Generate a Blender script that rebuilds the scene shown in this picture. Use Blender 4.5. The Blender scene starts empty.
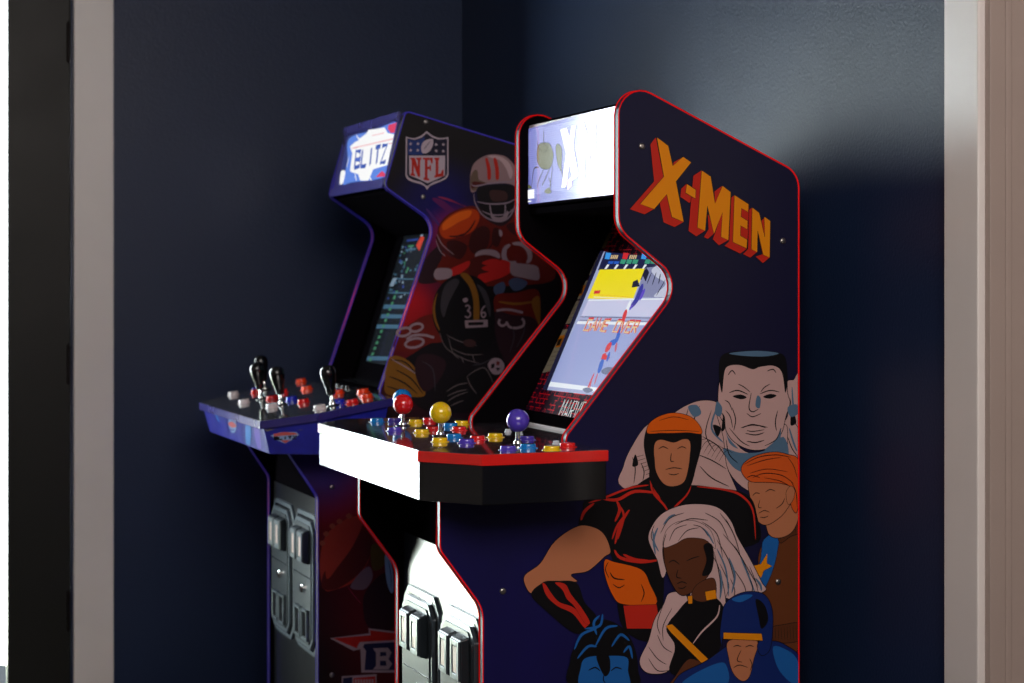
import bpy, bmesh, math
from mathutils import Vector, Matrix
from mathutils.geometry import tessellate_polygon

# ------------------------------------------------------------------ basics
sc = bpy.context.scene
COL = sc.collection
PHI = math.atan(692 / 1800)          # the row of cabinets is turned by this much to the lens
COMIC_AT = (-0.1243, 3.108, 0.0)
FOOT_AT = (-0.458, 4.25, 0.0)
WIDE = 0.51                          # cabinet width, outside to outside
TH = 0.016                           # side panel thickness

def lin(c):
    return tuple((v / 255 / 12.92 if v / 255 <= .04045 else ((v / 255 + .055) / 1.055) ** 2.4) for v in c)

def link(o, parent=None):
    COL.objects.link(o)
    if parent is not None:
        o.parent = parent
    return o

def empty(name, loc, rz, label, cat, group=None):
    o = bpy.data.objects.new(name, None)
    o.empty_display_size = .1
    o.location = loc; o.rotation_euler = (0, 0, rz)
    o['label'] = label; o['category'] = cat
    if group: o['group'] = group
    return link(o)

def done(name, bm, mats, parent=None, smooth=False, label=None, kind=None, bevel=0, seg=2):
    bmesh.ops.recalc_face_normals(bm, faces=bm.faces)
    me = bpy.data.meshes.new(name)
    bm.to_mesh(me); bm.free()
    for m in (mats if isinstance(mats, (list, tuple)) else [mats]): me.materials.append(m)
    for p in me.polygons: p.use_smooth = smooth
    o = bpy.data.objects.new(name, me)
    if bevel:
        md = o.modifiers.new('soft_edge', 'BEVEL'); md.width = bevel; md.segments = seg
        md.limit_method = 'ANGLE'; md.angle_limit = math.radians(40)
    if label: o['label'] = label
    if kind: o['kind'] = kind
    return link(o, parent)

def box(bm, x0, x1, y0, y1, z0, z1, mi=0):
    v = [bm.verts.new((x, y, z)) for x in (x0, x1) for y in (y0, y1) for z in (z0, z1)]
    for f in ((0, 1, 3, 2), (4, 6, 7, 5), (0, 4, 5, 1), (2, 3, 7, 6), (0, 2, 6, 4), (1, 5, 7, 3)):
        bm.faces.new([v[i] for i in f]).material_index = mi

def prism(bm, pts, f0, f1, mi=0):
    """pts 2D; f0/f1 map a 2D point to the two 3D caps (concave outlines allowed)"""
    a = [bm.verts.new(f0(*p)) for p in pts]; b = [bm.verts.new(f1(*p)) for p in pts]
    n = len(pts)
    for i in range(n):
        bm.faces.new((a[i], a[(i + 1) % n], b[(i + 1) % n], b[i])).material_index = mi
    for t in tessellate_polygon([[Vector((p[0], p[1], 0)) for p in pts]]):
        bm.faces.new([a[i] for i in t]).material_index = mi
        bm.faces.new([b[i] for i in reversed(t)]).material_index = mi

def lathe(bm, prof, cx, cy, z0, n=24, mi=0, axis=None):
    """prof: (r, h) list along z from z0; axis may be a Matrix placing it elsewhere"""
    rings = []
    for r, h in prof:
        if r < 1e-6:
            p = Vector((0, 0, h)); rings.append([bm.verts.new((axis @ p) if axis else (cx, cy, z0 + h))])
        else:
            ring = []
            for k in range(n):
                a = 2 * math.pi * k / n
                p = Vector((r * math.cos(a), r * math.sin(a), h))
                ring.append(bm.verts.new((axis @ p) if axis else (cx + p.x, cy + p.y, z0 + h)))
            rings.append(ring)
    for A, B in zip(rings, rings[1:]):
        for k in range(n):
            k2 = (k + 1) % n
            if len(A) == 1 and len(B) == 1: continue
            if len(A) == 1: f = bm.faces.new((A[0], B[k], B[k2]))
            elif len(B) == 1: f = bm.faces.new((A[k], A[k2], B[0]))
            else: f = bm.faces.new((A[k], A[k2], B[k2], B[k]))
            f.material_index = mi

def fillet(pts, seg=6):
    """pts: (x, y, radius) -> rounded closed outline"""
    out = []; n = len(pts)
    for i in range(n):
        p = Vector(pts[i][:2]); r = pts[i][2]
        if r <= 0: out.append(tuple(p)); continue
        a = (Vector(pts[i - 1][:2]) - p).normalized(); b = (Vector(pts[(i + 1) % n][:2]) - p).normalized()
        ang = math.acos(max(-1, min(1, a.dot(b)))) / 2
        d = r / math.tan(ang)
        c = p + (a + b).normalized() * (r / math.sin(ang))
        s = p + a * d - c; e = p + b * d - c
        a0 = math.atan2(s.y, s.x); a1 = math.atan2(e.y, e.x)
        da = (a1 - a0 + math.pi) % (2 * math.pi) - math.pi
        for k in range(seg + 1):
            t = a0 + da * k / seg
            out.append((c.x + r * math.cos(t), c.y + r * math.sin(t)))
    return out

# ------------------------------------------------------------------ materials
def mat(name, col=(128, 128, 128), rough=.5, metal=0., coat=0., crough=.05, emit=None, es=1., bump=0., bscale=80., spec=.5, mottle=0., mscale=6.):
    m = bpy.data.materials.new(name); m.use_nodes = True
    nt = m.node_tree; b = nt.nodes['Principled BSDF']
    c = lin(col) + (1,)
    b.inputs['Base Color'].default_value = c
    b.inputs['Roughness'].default_value = rough; b.inputs['Metallic'].default_value = metal
    b.inputs['Coat Weight'].default_value = coat; b.inputs['Coat Roughness'].default_value = crough
    b.inputs['Specular IOR Level'].default_value = spec
    if emit:
        b.inputs['Emission Color'].default_value = lin(emit) + (1,); b.inputs['Emission Strength'].default_value = es
    tc = nt.nodes.new('ShaderNodeTexCoord')
    nz = nt.nodes.new('ShaderNodeTexNoise'); nz.inputs['Scale'].default_value = mscale; nz.inputs['Detail'].default_value = 5
    nt.links.new(tc.outputs['Object'], nz.inputs['Vector'])
    mp = nt.nodes.new('ShaderNodeMapRange')
    mp.inputs['To Min'].default_value = max(0, rough * .85); mp.inputs['To Max'].default_value = min(1, rough * 1.15)
    nt.links.new(nz.outputs['Fac'], mp.inputs['Value']); nt.links.new(mp.outputs['Result'], b.inputs['Roughness'])
    if mottle:
        mx = nt.nodes.new('ShaderNodeMixRGB'); mx.blend_type = 'MULTIPLY'; mx.inputs['Color1'].default_value = c
        mr = nt.nodes.new('ShaderNodeMapRange'); mr.inputs['To Min'].default_value = 1 - mottle; mr.inputs['To Max'].default_value = 1 + mottle
        nt.links.new(nz.outputs['Fac'], mr.inputs['Value']); nt.links.new(mr.outputs['Result'], mx.inputs['Color2'])
        mx.inputs['Fac'].default_value = 1; nt.links.new(mx.outputs['Color'], b.inputs['Base Color'])
    if bump:
        n2 = nt.nodes.new('ShaderNodeTexNoise'); n2.inputs['Scale'].default_value = bscale; n2.inputs['Detail'].default_value = 3
        bp = nt.nodes.new('ShaderNodeBump'); bp.inputs['Strength'].default_value = bump; bp.inputs['Distance'].default_value = .002
        nt.links.new(tc.outputs['Object'], n2.inputs['Vector']); nt.links.new(n2.outputs['Fac'], bp.inputs['Height'])
        nt.links.new(bp.outputs['Normal'], b.inputs['Normal'])
    return m

M = {}
M['wall'] = mat('dark_blue_wall_paint', (27, 43, 74), rough=.42, spec=.33, bump=.35, bscale=160, mottle=.12, mscale=2)
M['trim'] = mat('white_trim_paint', (236, 230, 226), rough=.35, mottle=.05)
M['jamb'] = mat('beige_jamb_paint', (168, 152, 144), rough=.55, mottle=.05)
M['ceiling'] = mat('ceiling_paint', (150, 146, 142), rough=.8)
M['room'] = mat('pale_wall_paint', (150, 138, 134), rough=.7, mottle=.05)
M['door'] = mat('dark_door_paint', (19, 20, 16), rough=.45, spec=.3, bump=.1, bscale=60)
M['hinge'] = mat('dark_bronze', (34, 28, 26), rough=.4, metal=.8)
M['black'] = mat('black_laminate', (9, 9, 11), rough=.35, coat=.3, crough=.2)
M['gloss'] = mat('glossy_black_print', (6, 6, 8), rough=.3, spec=.3, coat=1, crough=.09, mottle=.2)
M['coinboard'] = mat('brushed_dark_print', (34, 44, 58), rough=.4, spec=.3, coat=.8, crough=.2, mottle=.35, mscale=30)
M['inner'] = mat('dark_inner_board', (11, 9, 12), rough=.8, spec=.0)
M['red_trim'] = mat('red_edge_plastic_glow', (240, 18, 18), rough=.5, spec=.07, coat=0, crough=.2, emit=(255, 10, 14), es=.035)  # faint emission added to brighten the red edging, which is no lamp
M['blue_trim'] = mat('violet_edge_plastic_glow', (84, 74, 215), rough=.5, spec=.07, coat=0, crough=.2, emit=(60, 50, 220), es=.04)  # small self-glow put into the violet edging to lift it as well
M['redband'] = mat('red_deck_edge', (228, 26, 16), rough=.28, coat=1, crough=.1)
M['blueband'] = mat('blue_deck_edge', (52, 46, 128), rough=.28, coat=1, crough=.1)
M['bluedeck'] = mat('blue_printed_deck_body', (40, 44, 170), rough=.3, coat=1, crough=.12, mottle=.45, mscale=24)
M['chrome'] = mat('chrome', (225, 225, 225), rough=.12, metal=1)
M['steel'] = mat('bolt_steel', (170, 165, 160), rough=.3, metal=1)
M['coin'] = mat('coin_door_metal', (44, 52, 58), rough=.38, metal=.5, coat=.25, crough=.2, mottle=.2, mscale=14)
M['coinedge'] = mat('coin_door_edge', (92, 102, 110), rough=.33, metal=.5, coat=.35, crough=.18)
M['coinlit'] = mat('coin_insert', (220, 190, 180), rough=.35, coat=.6)
M['carpet'] = mat('dark_carpet', (60, 54, 50), rough=.95, bump=.6, bscale=300, mottle=.2)
def plastic(n, c): return mat(n, c, rough=.22, coat=1, crough=.06)
M['b_red'] = plastic('red_plastic', (232, 22, 24)); M['b_yellow'] = plastic('yellow_plastic', (250, 205, 0)); M['b_blue'] = plastic('blue_plastic', (10, 130, 215))
M['b_violet'] = plastic('violet_plastic', (84, 62, 190)); M['b_white'] = plastic('white_plastic', (235, 225, 228)); M['b_orange'] = plastic('orange_plastic', (255, 66, 14))
M['b_navy'] = plastic('navy_plastic', (24, 40, 200)); M['b_black'] = plastic('black_plastic', (8, 8, 9)); M['b_clear'] = plastic('pale_plastic', (200, 205, 215))

def vcol(name, emit=0, rough=.32, coat=.6):
    m = bpy.data.materials.new(name); m.use_nodes = True; nt = m.node_tree; b = nt.nodes['Principled BSDF']
    a = nt.nodes.new('ShaderNodeVertexColor'); a.layer_name = 'Col'
    b.inputs['Roughness'].default_value = rough; b.inputs['Coat Weight'].default_value = coat; b.inputs['Coat Roughness'].default_value = .12
    if emit:
        b.inputs['Base Color'].default_value = (.01, .01, .01, 1)
        nt.links.new(a.outputs['Color'], b.inputs['Emission Color']); b.inputs['Emission Strength'].default_value = emit
    else:
        nt.links.new(a.outputs['Color'], b.inputs['Base Color']); b.inputs['Specular IOR Level'].default_value = .2
    return m
M['print'] = vcol('printed_vinyl', rough=.45, coat=.05)
M['deckprint'] = vcol('printed_deck_vinyl', rough=.3, coat=1)
M['screen'] = vcol('lit_screen', emit=1.0, rough=.2, coat=.3)
M['marquee'] = vcol('lit_marquee', emit=1.35, rough=.15, coat=1)

def glow_mat(name, base, glows, rough=.4, coat=.05, streak=0):
    """panel print: a base colour plus soft round colour clouds at (x, z, radius)"""
    m = bpy.data.materials.new(name); m.use_nodes = True; nt = m.node_tree; b = nt.nodes['Principled BSDF']
    b.inputs['Roughness'].default_value = rough; b.inputs['Coat Weight'].default_value = coat; b.inputs['Coat Roughness'].default_value = .2; b.inputs['Specular IOR Level'].default_value = .25
    tc = nt.nodes.new('ShaderNodeTexCoord')
    cur = None
    nz = nt.nodes.new('ShaderNodeTexNoise'); nz.inputs['Scale'].default_value = 7; nz.inputs['Detail'].default_value = 6
    nt.links.new(tc.outputs['Object'], nz.inputs['Vector'])
    rgb = nt.nodes.new('ShaderNodeRGB'); rgb.outputs[0].default_value = lin(base) + (1,); cur = rgb.outputs[0]
    for x, z, r, c, k in glows:
        d = nt.nodes.new('ShaderNodeVectorMath'); d.operation = 'MULTIPLY'; d.inputs[1].default_value = (1, 0, 1)
        nt.links.new(tc.outputs['Object'], d.inputs[0])
        e = nt.nodes.new('ShaderNodeVectorMath'); e.operation = 'DISTANCE'; e.inputs[1].default_value = (x, 0, z)
        nt.links.new(d.outputs[0], e.inputs[0])
        mr = nt.nodes.new('ShaderNodeMapRange'); mr.interpolation_type = 'SMOOTHERSTEP'
        mr.inputs['From Min'].default_value = 0; mr.inputs['From Max'].default_value = r
        mr.inputs['To Min'].default_value = k; mr.inputs['To Max'].default_value = 0
        nt.links.new(e.outputs['Value'], mr.inputs['Value'])
        mu = nt.nodes.new('ShaderNodeMath'); mu.operation = 'MULTIPLY'
        ad = nt.nodes.new('ShaderNodeMath'); ad.operation = 'ADD'; ad.inputs[1].default_value = .5
        nt.links.new(nz.outputs['Fac'], ad.inputs[0])
        nt.links.new(mr.outputs['Result'], mu.inputs[0]); nt.links.new(ad.outputs[0], mu.inputs[1]); mu.use_clamp = True
        mx = nt.nodes.new('ShaderNodeMixRGB'); mx.inputs['Color2'].default_value = lin(c) + (1,)
        nt.links.new(mu.outputs[0], mx.inputs['Fac']); nt.links.new(cur, mx.inputs['Color1']); cur = mx.outputs['Color']
    nt.links.new(cur, b.inputs['Base Color'])
    return m
M['comic_panel'] = glow_mat('navy_cabinet_print', (20, 19, 50), [(.15, .55, .6, (20, 15, 80), .8), (.5, 1.3, .3, (26, 27, 50), .6)])
M['foot_panel'] = glow_mat('football_cabinet_print', (16, 10, 14), [(.30, 1.33, .17, (20, 16, 104), .95), (.50, 1.34, .2, (26, 12, 62), .8), (.34, 1.27, .10, (200, 40, 80), .6), (.30, 1.18, .15, (110, 22, 60), .7), (.22, 1.09, .12, (225, 20, 34), .75),
        (.25, .98, .2, (120, 20, 28), .7), (.12, .60, .22, (150, 20, 34), .85), (.03, .72, .16, (52, 38, 110), .9), (.2, .42, .3, (92, 14, 22), .9), (.25, .2, .3, (84, 12, 22), .8), (.30, .80, .2, (40, 16, 30), .8)])

def deck_mat(name, cols, base, rough=.22):
    m = bpy.data.materials.new(name); m.use_nodes = True; nt = m.node_tree; b = nt.nodes['Principled BSDF']
    b.inputs['Roughness'].default_value = rough; b.inputs['Coat Weight'].default_value = 1; b.inputs['Coat Roughness'].default_value = .05
    tc = nt.nodes.new('ShaderNodeTexCoord'); w = nt.nodes.new('ShaderNodeTexNoise')
    w.inputs['Scale'].default_value = 9; w.inputs['Detail'].default_value = 8; w.inputs['Roughness'].default_value = .7; w.inputs['Distortion'].default_value = 1.5
    nt.links.new(tc.outputs['Object'], w.inputs['Vector'])
    r = nt.nodes.new('ShaderNodeValToRGB'); nt.links.new(w.outputs['Fac'], r.inputs['Fac'])
    el = r.color_ramp.elements; el[0].position = .35; el[0].color = lin(base) + (1,); el[1].position = .78; el[1].color = lin(cols[-1]) + (1,)
    for i, c in enumerate(cols[:-1]):
        e = el.new(.5 + .08 * i); e.color = lin(c) + (1,)
    nt.links.new(r.outputs['Color'], b.inputs['Base Color'])
    return m
M['comic_deck'] = deck_mat('comic_deck_print', [(52, 48, 54), (88, 82, 86), (130, 74, 66)], (20, 20, 24))
M['foot_deck'] = deck_mat('football_deck_print', [(44, 46, 50), (66, 70, 72), (96, 100, 100)], (24, 26, 30))

def circuit_mat():
    m = bpy.data.materials.new('red_circuit_print'); m.use_nodes = True; nt = m.node_tree; b = nt.nodes['Principled BSDF']
    b.inputs['Roughness'].default_value = .7; b.inputs['Specular IOR Level'].default_value = .1
    tc = nt.nodes.new('ShaderNodeTexCoord'); mp = nt.nodes.new('ShaderNodeMapping')
    mp.inputs['Rotation'].default_value = (0, math.radians(-27), math.radians(90)); nt.links.new(tc.outputs['Object'], mp.inputs['Vector'])
    sep = nt.nodes.new('ShaderNodeSeparateXYZ'); nt.links.new(tc.outputs['Object'], sep.inputs[0])
    cb = nt.nodes.new('ShaderNodeCombineXYZ'); nt.links.new(sep.outputs['Y'], cb.inputs['X']); nt.links.new(sep.outputs['Z'], cb.inputs['Y'])
    cur = []
    for s, off in ((46, .5), (23, .3)):
        br = nt.nodes.new('ShaderNodeTexBrick'); br.offset = off; br.inputs['Scale'].default_value = s
        br.inputs['Mortar Size'].default_value = .035 if s > 30 else .02; br.inputs['Brick Width'].default_value = .9; br.inputs['Row Height'].default_value = .42
        nt.links.new(cb.outputs[0], br.inputs['Vector']); cur.append(br.outputs['Fac'])
    mx = nt.nodes.new('ShaderNodeMath'); mx.operation = 'MAXIMUM'; nt.links.new(cur[0], mx.inputs[0]); nt.links.new(cur[1], mx.inputs[1])
    nz = nt.nodes.new('ShaderNodeTexNoise'); nz.inputs['Scale'].default_value = 40; nt.links.new(tc.outputs['Object'], nz.inputs['Vector'])
    gt = nt.nodes.new('ShaderNodeMath'); gt.operation = 'GREATER_THAN'; gt.inputs[1].default_value = .47; nt.links.new(nz.outputs['Fac'], gt.inputs[0])
    mm = nt.nodes.new('ShaderNodeMath'); mm.operation = 'MULTIPLY'; nt.links.new(mx.outputs[0], mm.inputs[0]); nt.links.new(gt.outputs[0], mm.inputs[1])
    c = nt.nodes.new('ShaderNodeMixRGB'); c.inputs['Color1'].default_value = lin((44, 12, 40)) + (1,); c.inputs['Color2'].default_value = lin((255, 30, 50)) + (1,)
    nt.links.new(mm.outputs[0], c.inputs['Fac']); nt.links.new(c.outputs[0], b.inputs['Base Color'])
    return m
M['circuit'] = circuit_mat()

def glass_mat():
    m = bpy.data.materials.new('clear_glass'); m.use_nodes = True; nt = m.node_tree; nt.nodes.clear()
    o = nt.nodes.new('ShaderNodeOutputMaterial'); mx = nt.nodes.new('ShaderNodeMixShader'); t = nt.nodes.new('ShaderNodeBsdfTransparent'); g = nt.nodes.new('ShaderNodeBsdfGlossy')
    g.inputs['Roughness'].default_value = .02; t.inputs['Color'].default_value = (.95, .97, .95, 1); mx.inputs['Fac'].default_value = .06
    nt.links.new(t.outputs[0], mx.inputs[1]); nt.links.new(g.outputs[0], mx.inputs[2]); nt.links.new(mx.outputs[0], o.inputs['Surface'])
    return m
M['glass'] = glass_mat()

def daylight_mat(strength):
    m = bpy.data.materials.new('daylight_glow'); m.use_nodes = True; nt = m.node_tree; nt.nodes.clear()
    o = nt.nodes.new('ShaderNodeOutputMaterial'); e = nt.nodes.new('ShaderNodeEmission'); tc = nt.nodes.new('ShaderNodeTexCoord')
    s = nt.nodes.new('ShaderNodeSeparateXYZ'); nt.links.new(tc.outputs['Object'], s.inputs[0])
    mr = nt.nodes.new('ShaderNodeMapRange'); mr.inputs['From Min'].default_value = .0; mr.inputs['From Max'].default_value = .3
    nt.links.new(s.outputs['Z'], mr.inputs['Value'])
    mx = nt.nodes.new('ShaderNodeMixRGB'); mx.inputs['Color1'].default_value = (.86, .93, .74, 1); mx.inputs['Color2'].default_value = (.86, .94, 1, 1)
    nt.links.new(mr.outputs['Result'], mx.inputs['Fac']); nt.links.new(mx.outputs[0], e.inputs['Color']); e.inputs['Strength'].default_value = strength
    nt.links.new(e.outputs[0], o.inputs['Surface'])
    return m
M['daylight'] = daylight_mat(24)

# ------------------------------------------------------------------ printed artwork (metres x 10000 on each panel's own plane)
FRAMES = {
    'xs': ((0.0, 0.0, 0.0), (1.0, 0.0, 0.0), (0.0, 0.0, 1.0)),
    'bs': ((0.0, 0.0, 0.0), (1.0, 0.0, 0.0), (0.0, 0.0, 1.0)),
    'xm': ((0.36, 0.0, 1.3), (0.0, -1.0, 0.0), (0.0, 0.0, 1.0)),
    'xb': ((0.352, 0.0, 0.896), (0.0, -1.0, 0.0), (0.45773, 0.0, 0.88909)),
    'bm': ((0.171, 0.0, 1.41), (0.0, -1.0, 0.0), (0.22047, 0.0, 0.97539)),
    'bb': ((0.222, 0.0, 0.9), (0.0, -1.0, 0.0), (0.30099, 0.0, 0.95363)),
    'bf': ((-0.155, 0.0, 0.823), (0.0, -1.0, 0.0), (-0.27026, 0.0, 0.96279)),
    'bc': ((-0.1525, -0.103, 0.823), (0.86691, -0.49847, 0.0), (-0.13459, -0.23431, 0.9628)),
}
ART = {
    'comic_side': [
        ('red','P',12,(4121,14195,4004,14059,4077,13394,3597,12884,3893,12788,4083,12886,4332,13160,4273,13483)),
        ('red','P',12,(4332,13160,4185,13030,4267,12650,4494,12565,4680,12666,4435,12750)),
        ('red','P',12,(4456,13673,4473,13753,4662,13854,4597,13778)),
        ('red','P',12,(4731,13365,4621,13272,4606,13117,4790,13009,4918,13096,4924,13278)),
        ('red','P',12,(5036,13611,4866,13510,4768,12504,4931,12400,5112,12508,5063,13214)),
        ('red','P',12,(5161,12833,5178,12538,5079,12396,5168,12356,5287,12451,5260,12628)),
        ('red','P',12,(5452,12852,5307,12466,5260,12356,5393,12239,5592,12342,5558,12631)),
        ('red','P',12,(5465,13340,5300,13236,5310,13006,5393,13037)),
        ('red','P',12,(5708,13173,5645,13130,5598,12321,5505,12232,5832,12092,5976,12188,6006,12548,6019,13009)),
        ('red','P',12,(6076,12950,6013,12905,5992,12185,5885,12086,6043,12019,6187,12127,6208,12520)),
        ('red','P',12,(6356,12785,6282,12724,6187,12520,6289,12089,6147,12043,6302,11919,6451,12027,6464,12643)),
        ('amber','P',10,(4132,14190,4367,14043,4456,13681,4662,13854,4829,13751,4523,13398,4680,12666,4435,12750,4332,13160,4083,12886,3800,12979,4273,13483)),
        ('amber','P',10,(4740,13360,4924,13257,4912,13091,4710,13194)),
        ('amber','P',10,(5036,13611,5227,13503,5313,13012,5465,13340,5638,13225,5592,12342,5432,12399,5465,12852,5287,12451,5155,12965,5112,12508,4948,12565)),
        ('amber','P',10,(5708,13173,6006,13012,5996,12860,5858,12932,5848,12778,5989,12702,5979,12542,5842,12611,5835,12427,5979,12357,5966,12191,5675,12307)),
        ('amber','P',10,(6076,12950,6228,12854,6343,12408,6329,12784,6461,12708,6451,12027,6309,12074,6194,12520,6187,12127,6060,12176)),
        ('pale','S',12,(3464,7874,3476,8268,3649,8631,3940,8992,4350,9129,4705,9317,5032,9411,5362,9361,5482,9110,5603,8730,5543,8248,5785,7484,4764,7528)),
        ('pale','S',12,(6804,9676,6954,9750,7072,9758,7072,8194,6581,8320,6581,8864,6829,9075)),
        ('pale','S',12,(5362,9167,5482,8734,5603,8084,6090,7687,6705,7771,6829,8693,6736,8914,6335,8437,5846,8507)),
        ('steel','S',0,(5482,8519,5846,8426,6335,8448,6736,8696,6829,8312,6335,8328,5968,8071,5664,8190)),
        ('pale','S',14,(5446,9918,5374,9489,5410,9220,5507,9099,5543,8840,5724,8619,6059,8473,6427,8499,6693,8752,6792,9065,6879,9320,6829,9512,6792,9895,6581,10116,6090,10177,5664,10129)),
        ('ink','S',0,(5392,9865,5422,10176,5603,10281,6090,10307,6581,10268,6780,10167,6829,9785,6780,9513,6705,9896,6520,10019,6243,10002,6090,9961,5846,10040,5603,10033,5507,9917,5458,9541)),
        ('steel','S',0,(5603,10260,5968,10298,6335,10293,6643,10246,6335,10195,5907,10212)),
        ('ink','L',22,(5603,9538,5785,9577,5998,9497)),
        ('ink','L',22,(6243,9503,6458,9563,6656,9527)),
        ('ink','L',22,(6065,9528,6016,9259,6090,9176,6212,9222)),
        ('ink','L',22,(5846,8885,6090,8932,6409,8880)),
        ('ink','L',22,(5937,8785,6151,8746,6335,8784)),
        ('ink','L',22,(5664,9267,5737,9050,5700,8835)),
        ('ink','L',22,(6618,9190,6569,8973,6594,8809)),
        ('ink','L',22,(5968,8638,6151,8606,6335,8643)),
        ('ink','L',22,(5579,9862,5664,9946,5737,9870)),
        ('ink','L',22,(6396,9923,6520,9954,6581,9887)),
        ('ink','S',0,(5676,9472,5846,9500,5968,9444,5846,9414)),
        ('ink','S',0,(6310,9447,6458,9498,6594,9463,6458,9411)),
        ('ink','L',20,(4764,9262,4705,8971,4764,8756)),
        ('ink','L',20,(5002,9310,4883,9019,5002,8748)),
        ('ink','L',20,(5242,9224,5122,8798,5302,8471)),
        ('ink','L',20,(5062,8747,5362,8576,5543,8355)),
        ('ink','L',20,(4943,8429,5242,8312,5543,8140)),
        ('ink','L',20,(5002,8213,5242,7990,5603,7815)),
        ('ink','L',20,(3649,8420,3707,8207,3678,7945)),
        ('ink','L',20,(3824,8308,3882,8148,3858,7990)),
        ('ink','L',20,(6891,9401,6922,9073,7053,8851)),
        ('ink','L',20,(6829,8693,6922,8472,7053,8304)),
        ('ink','L',20,(5543,8678,5603,8407,5785,8239)),
        ('ink','L',20,(6335,7948,6581,8048,6829,7984)),
        ('steel','L',40,(5362,9301,5242,8902,5482,8626)),
        ('steel','L',40,(6922,9619,6954,9236,7028,9125)),
        ('steel','L',40,(6860,8856,6954,8580,7028,8414)),
        ('ink','S',0,(4468,8924,4350,8715,4527,8763,4616,8973)),
        ('ink','S',0,(3707,8471,3649,8262,3765,8284)),
        ('ink','S',0,(5272,8955,5362,8738,5434,8897)),
        ('ink','S',0,(5482,9110,5519,8894,5446,8843)),
        ('ink','S',0,(6922,9182,6891,8910,7016,8961)),
        ('steel','S',0,(4764,9300,4943,9328,5032,9176,4883,9115)),
        ('steel','S',0,(5350,9382,5458,9272,5422,9112,5314,9168)),
        ('steel','S',0,(5507,8948,5579,8731,5785,8509,5603,8623)),
        ('steel','S',0,(6680,8861,6581,8646,6335,8459,6643,8590)),
        ('steel','S',0,(6829,9239,7028,9289,7053,9124,6891,9063)),
        ('steel','S',0,(6188,9471,6261,9416,6237,9243,6151,9288)),
        ('ink','L',9,(4764,8595,4871,8752,5002,8791)),
        ('ink','L',9,(4841,8556,4955,8718,5086,8746)),
        ('ink','L',9,(4919,8516,5038,8683,5170,8700)),
        ('ink','L',9,(4996,8476,5122,8648,5254,8655)),
        ('ink','L',9,(5074,8436,5206,8614,5338,8609)),
        ('ink','L',9,(5152,8396,5290,8579,5422,8564)),
        ('ink','L',9,(5230,8355,5374,8544,5507,8518)),
        ('ink','L',9,(5308,8315,5458,8509,5591,8472)),
        ('ink','L',9,(5386,8275,5543,8474,5676,8426)),
        ('ink','L',9,(3707,8418,3882,8454)),
        ('ink','L',9,(3748,8353,3911,8390)),
        ('ink','L',9,(3789,8289,3940,8326)),
        ('ink','L',9,(3829,8224,3969,8261)),
        ('ink','L',9,(3870,8159,3998,8196)),
        ('ink','L',9,(3911,8094,4028,8132)),
        ('ink','L',18,(5513,9405,5603,9350,5664,9213)),
        ('ink','L',18,(5531,9217,5627,9096,5676,8890)),
        ('ink','L',18,(5603,8892,5846,8642,6029,8544)),
        ('ink','L',18,(6335,8535,6581,8646,6693,8861)),
        ('ink','L',18,(5968,9152,6090,9084,6274,9144)),
        ('ink','L',18,(5785,9696,5907,9640,6041,9540)),
        ('ink','L',18,(6458,9683,6335,9620,6261,9535)),
        ('ink','L',18,(5882,8884,6090,8943,6372,8870)),
        ('ink','L',18,(5968,8838,6090,8813,6335,8839)),
        ('brown','S',12,(6203,6426,6328,6750,6640,6844,7018,7102,7082,7044,7082,4769,6515,4920,6266,5598,6297,6091)),
        ('blue','S',10,(6328,6805,6640,6910,6590,6460,6453,6082,6266,5818,6172,6098,6266,6478)),
        ('amber','P',6,(6079,6323,6266,6357,6403,6547,6390,6361,6503,6299,6328,6227,6266,6093,6172,6208)),
        ('knit','S',12,(6628,6955,6892,7108,7094,7154,7094,6905,6892,6832,6672,6721)),
        ('knit','S',12,(6453,5145,6766,5201,7082,5191,7082,4880,6515,4892)),
        ('ink','L',8,(6672,6925,6691,6759)),
        ('ink','L',8,(6735,6955,6754,6783)),
        ('ink','L',8,(6798,6986,6816,6808)),
        ('ink','L',8,(6861,7016,6879,6832)),
        ('ink','L',8,(6924,7046,6943,6857)),
        ('ink','L',8,(6987,7076,7006,6881)),
        ('ink','L',8,(7050,7107,7069,6906)),
        ('ink','L',8,(6503,5152,6515,4931)),
        ('ink','L',8,(6565,5156,6578,4926)),
        ('ink','L',8,(6628,5160,6640,4922)),
        ('ink','L',8,(6691,5164,6703,4918)),
        ('ink','L',8,(6754,5168,6766,4913)),
        ('ink','L',8,(6816,5172,6829,4909)),
        ('ink','L',8,(6879,5177,6892,4904)),
        ('ink','L',8,(6943,5181,6955,4900)),
        ('ink','L',8,(7006,5185,7018,4895)),
        ('skin','S',12,(6396,7457,7053,7538,7053,7155,6891,6890,6581,6818,6396,6969)),
        ('skin','S',12,(6016,7907,6029,7636,6114,7307,6243,7112,6427,7076,6705,7226,6891,7436,7028,7539,7053,7757,6705,7934,6335,7976)),
        ('hair_orange','S',12,(5858,8075,5907,8235,6151,8362,6520,8420,6829,8366,7066,8238,7072,7647,7016,7266,6891,7436,6954,7706,6705,7825,6335,7862,6029,7895)),
        ('ink','L',14,(5968,8179,6335,8274,6705,8316)),
        ('ink','L',14,(6029,8041,6396,8109,6829,8039)),
        ('ink','L',14,(6829,8312,6954,8143,7028,7922)),
        ('ink','L',14,(6335,7948,6643,7882,6891,7763)),
        ('ink','L',16,(6090,7622,6151,7674,6243,7659)),
        ('ink','L',16,(6347,7677,6458,7726,6569,7689)),
        ('ink','L',16,(6243,7545,6212,7411,6286,7397)),
        ('ink','L',16,(6212,7292,6335,7341,6446,7303)),
        ('ink','L',16,(6243,7225,6335,7210,6421,7239)),
        ('ink','L',16,(6581,7368,6705,7444,6767,7550)),
        ('skin','S',8,(6792,7658,6891,7774,6978,7678,6929,7489,6829,7439)),
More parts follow.
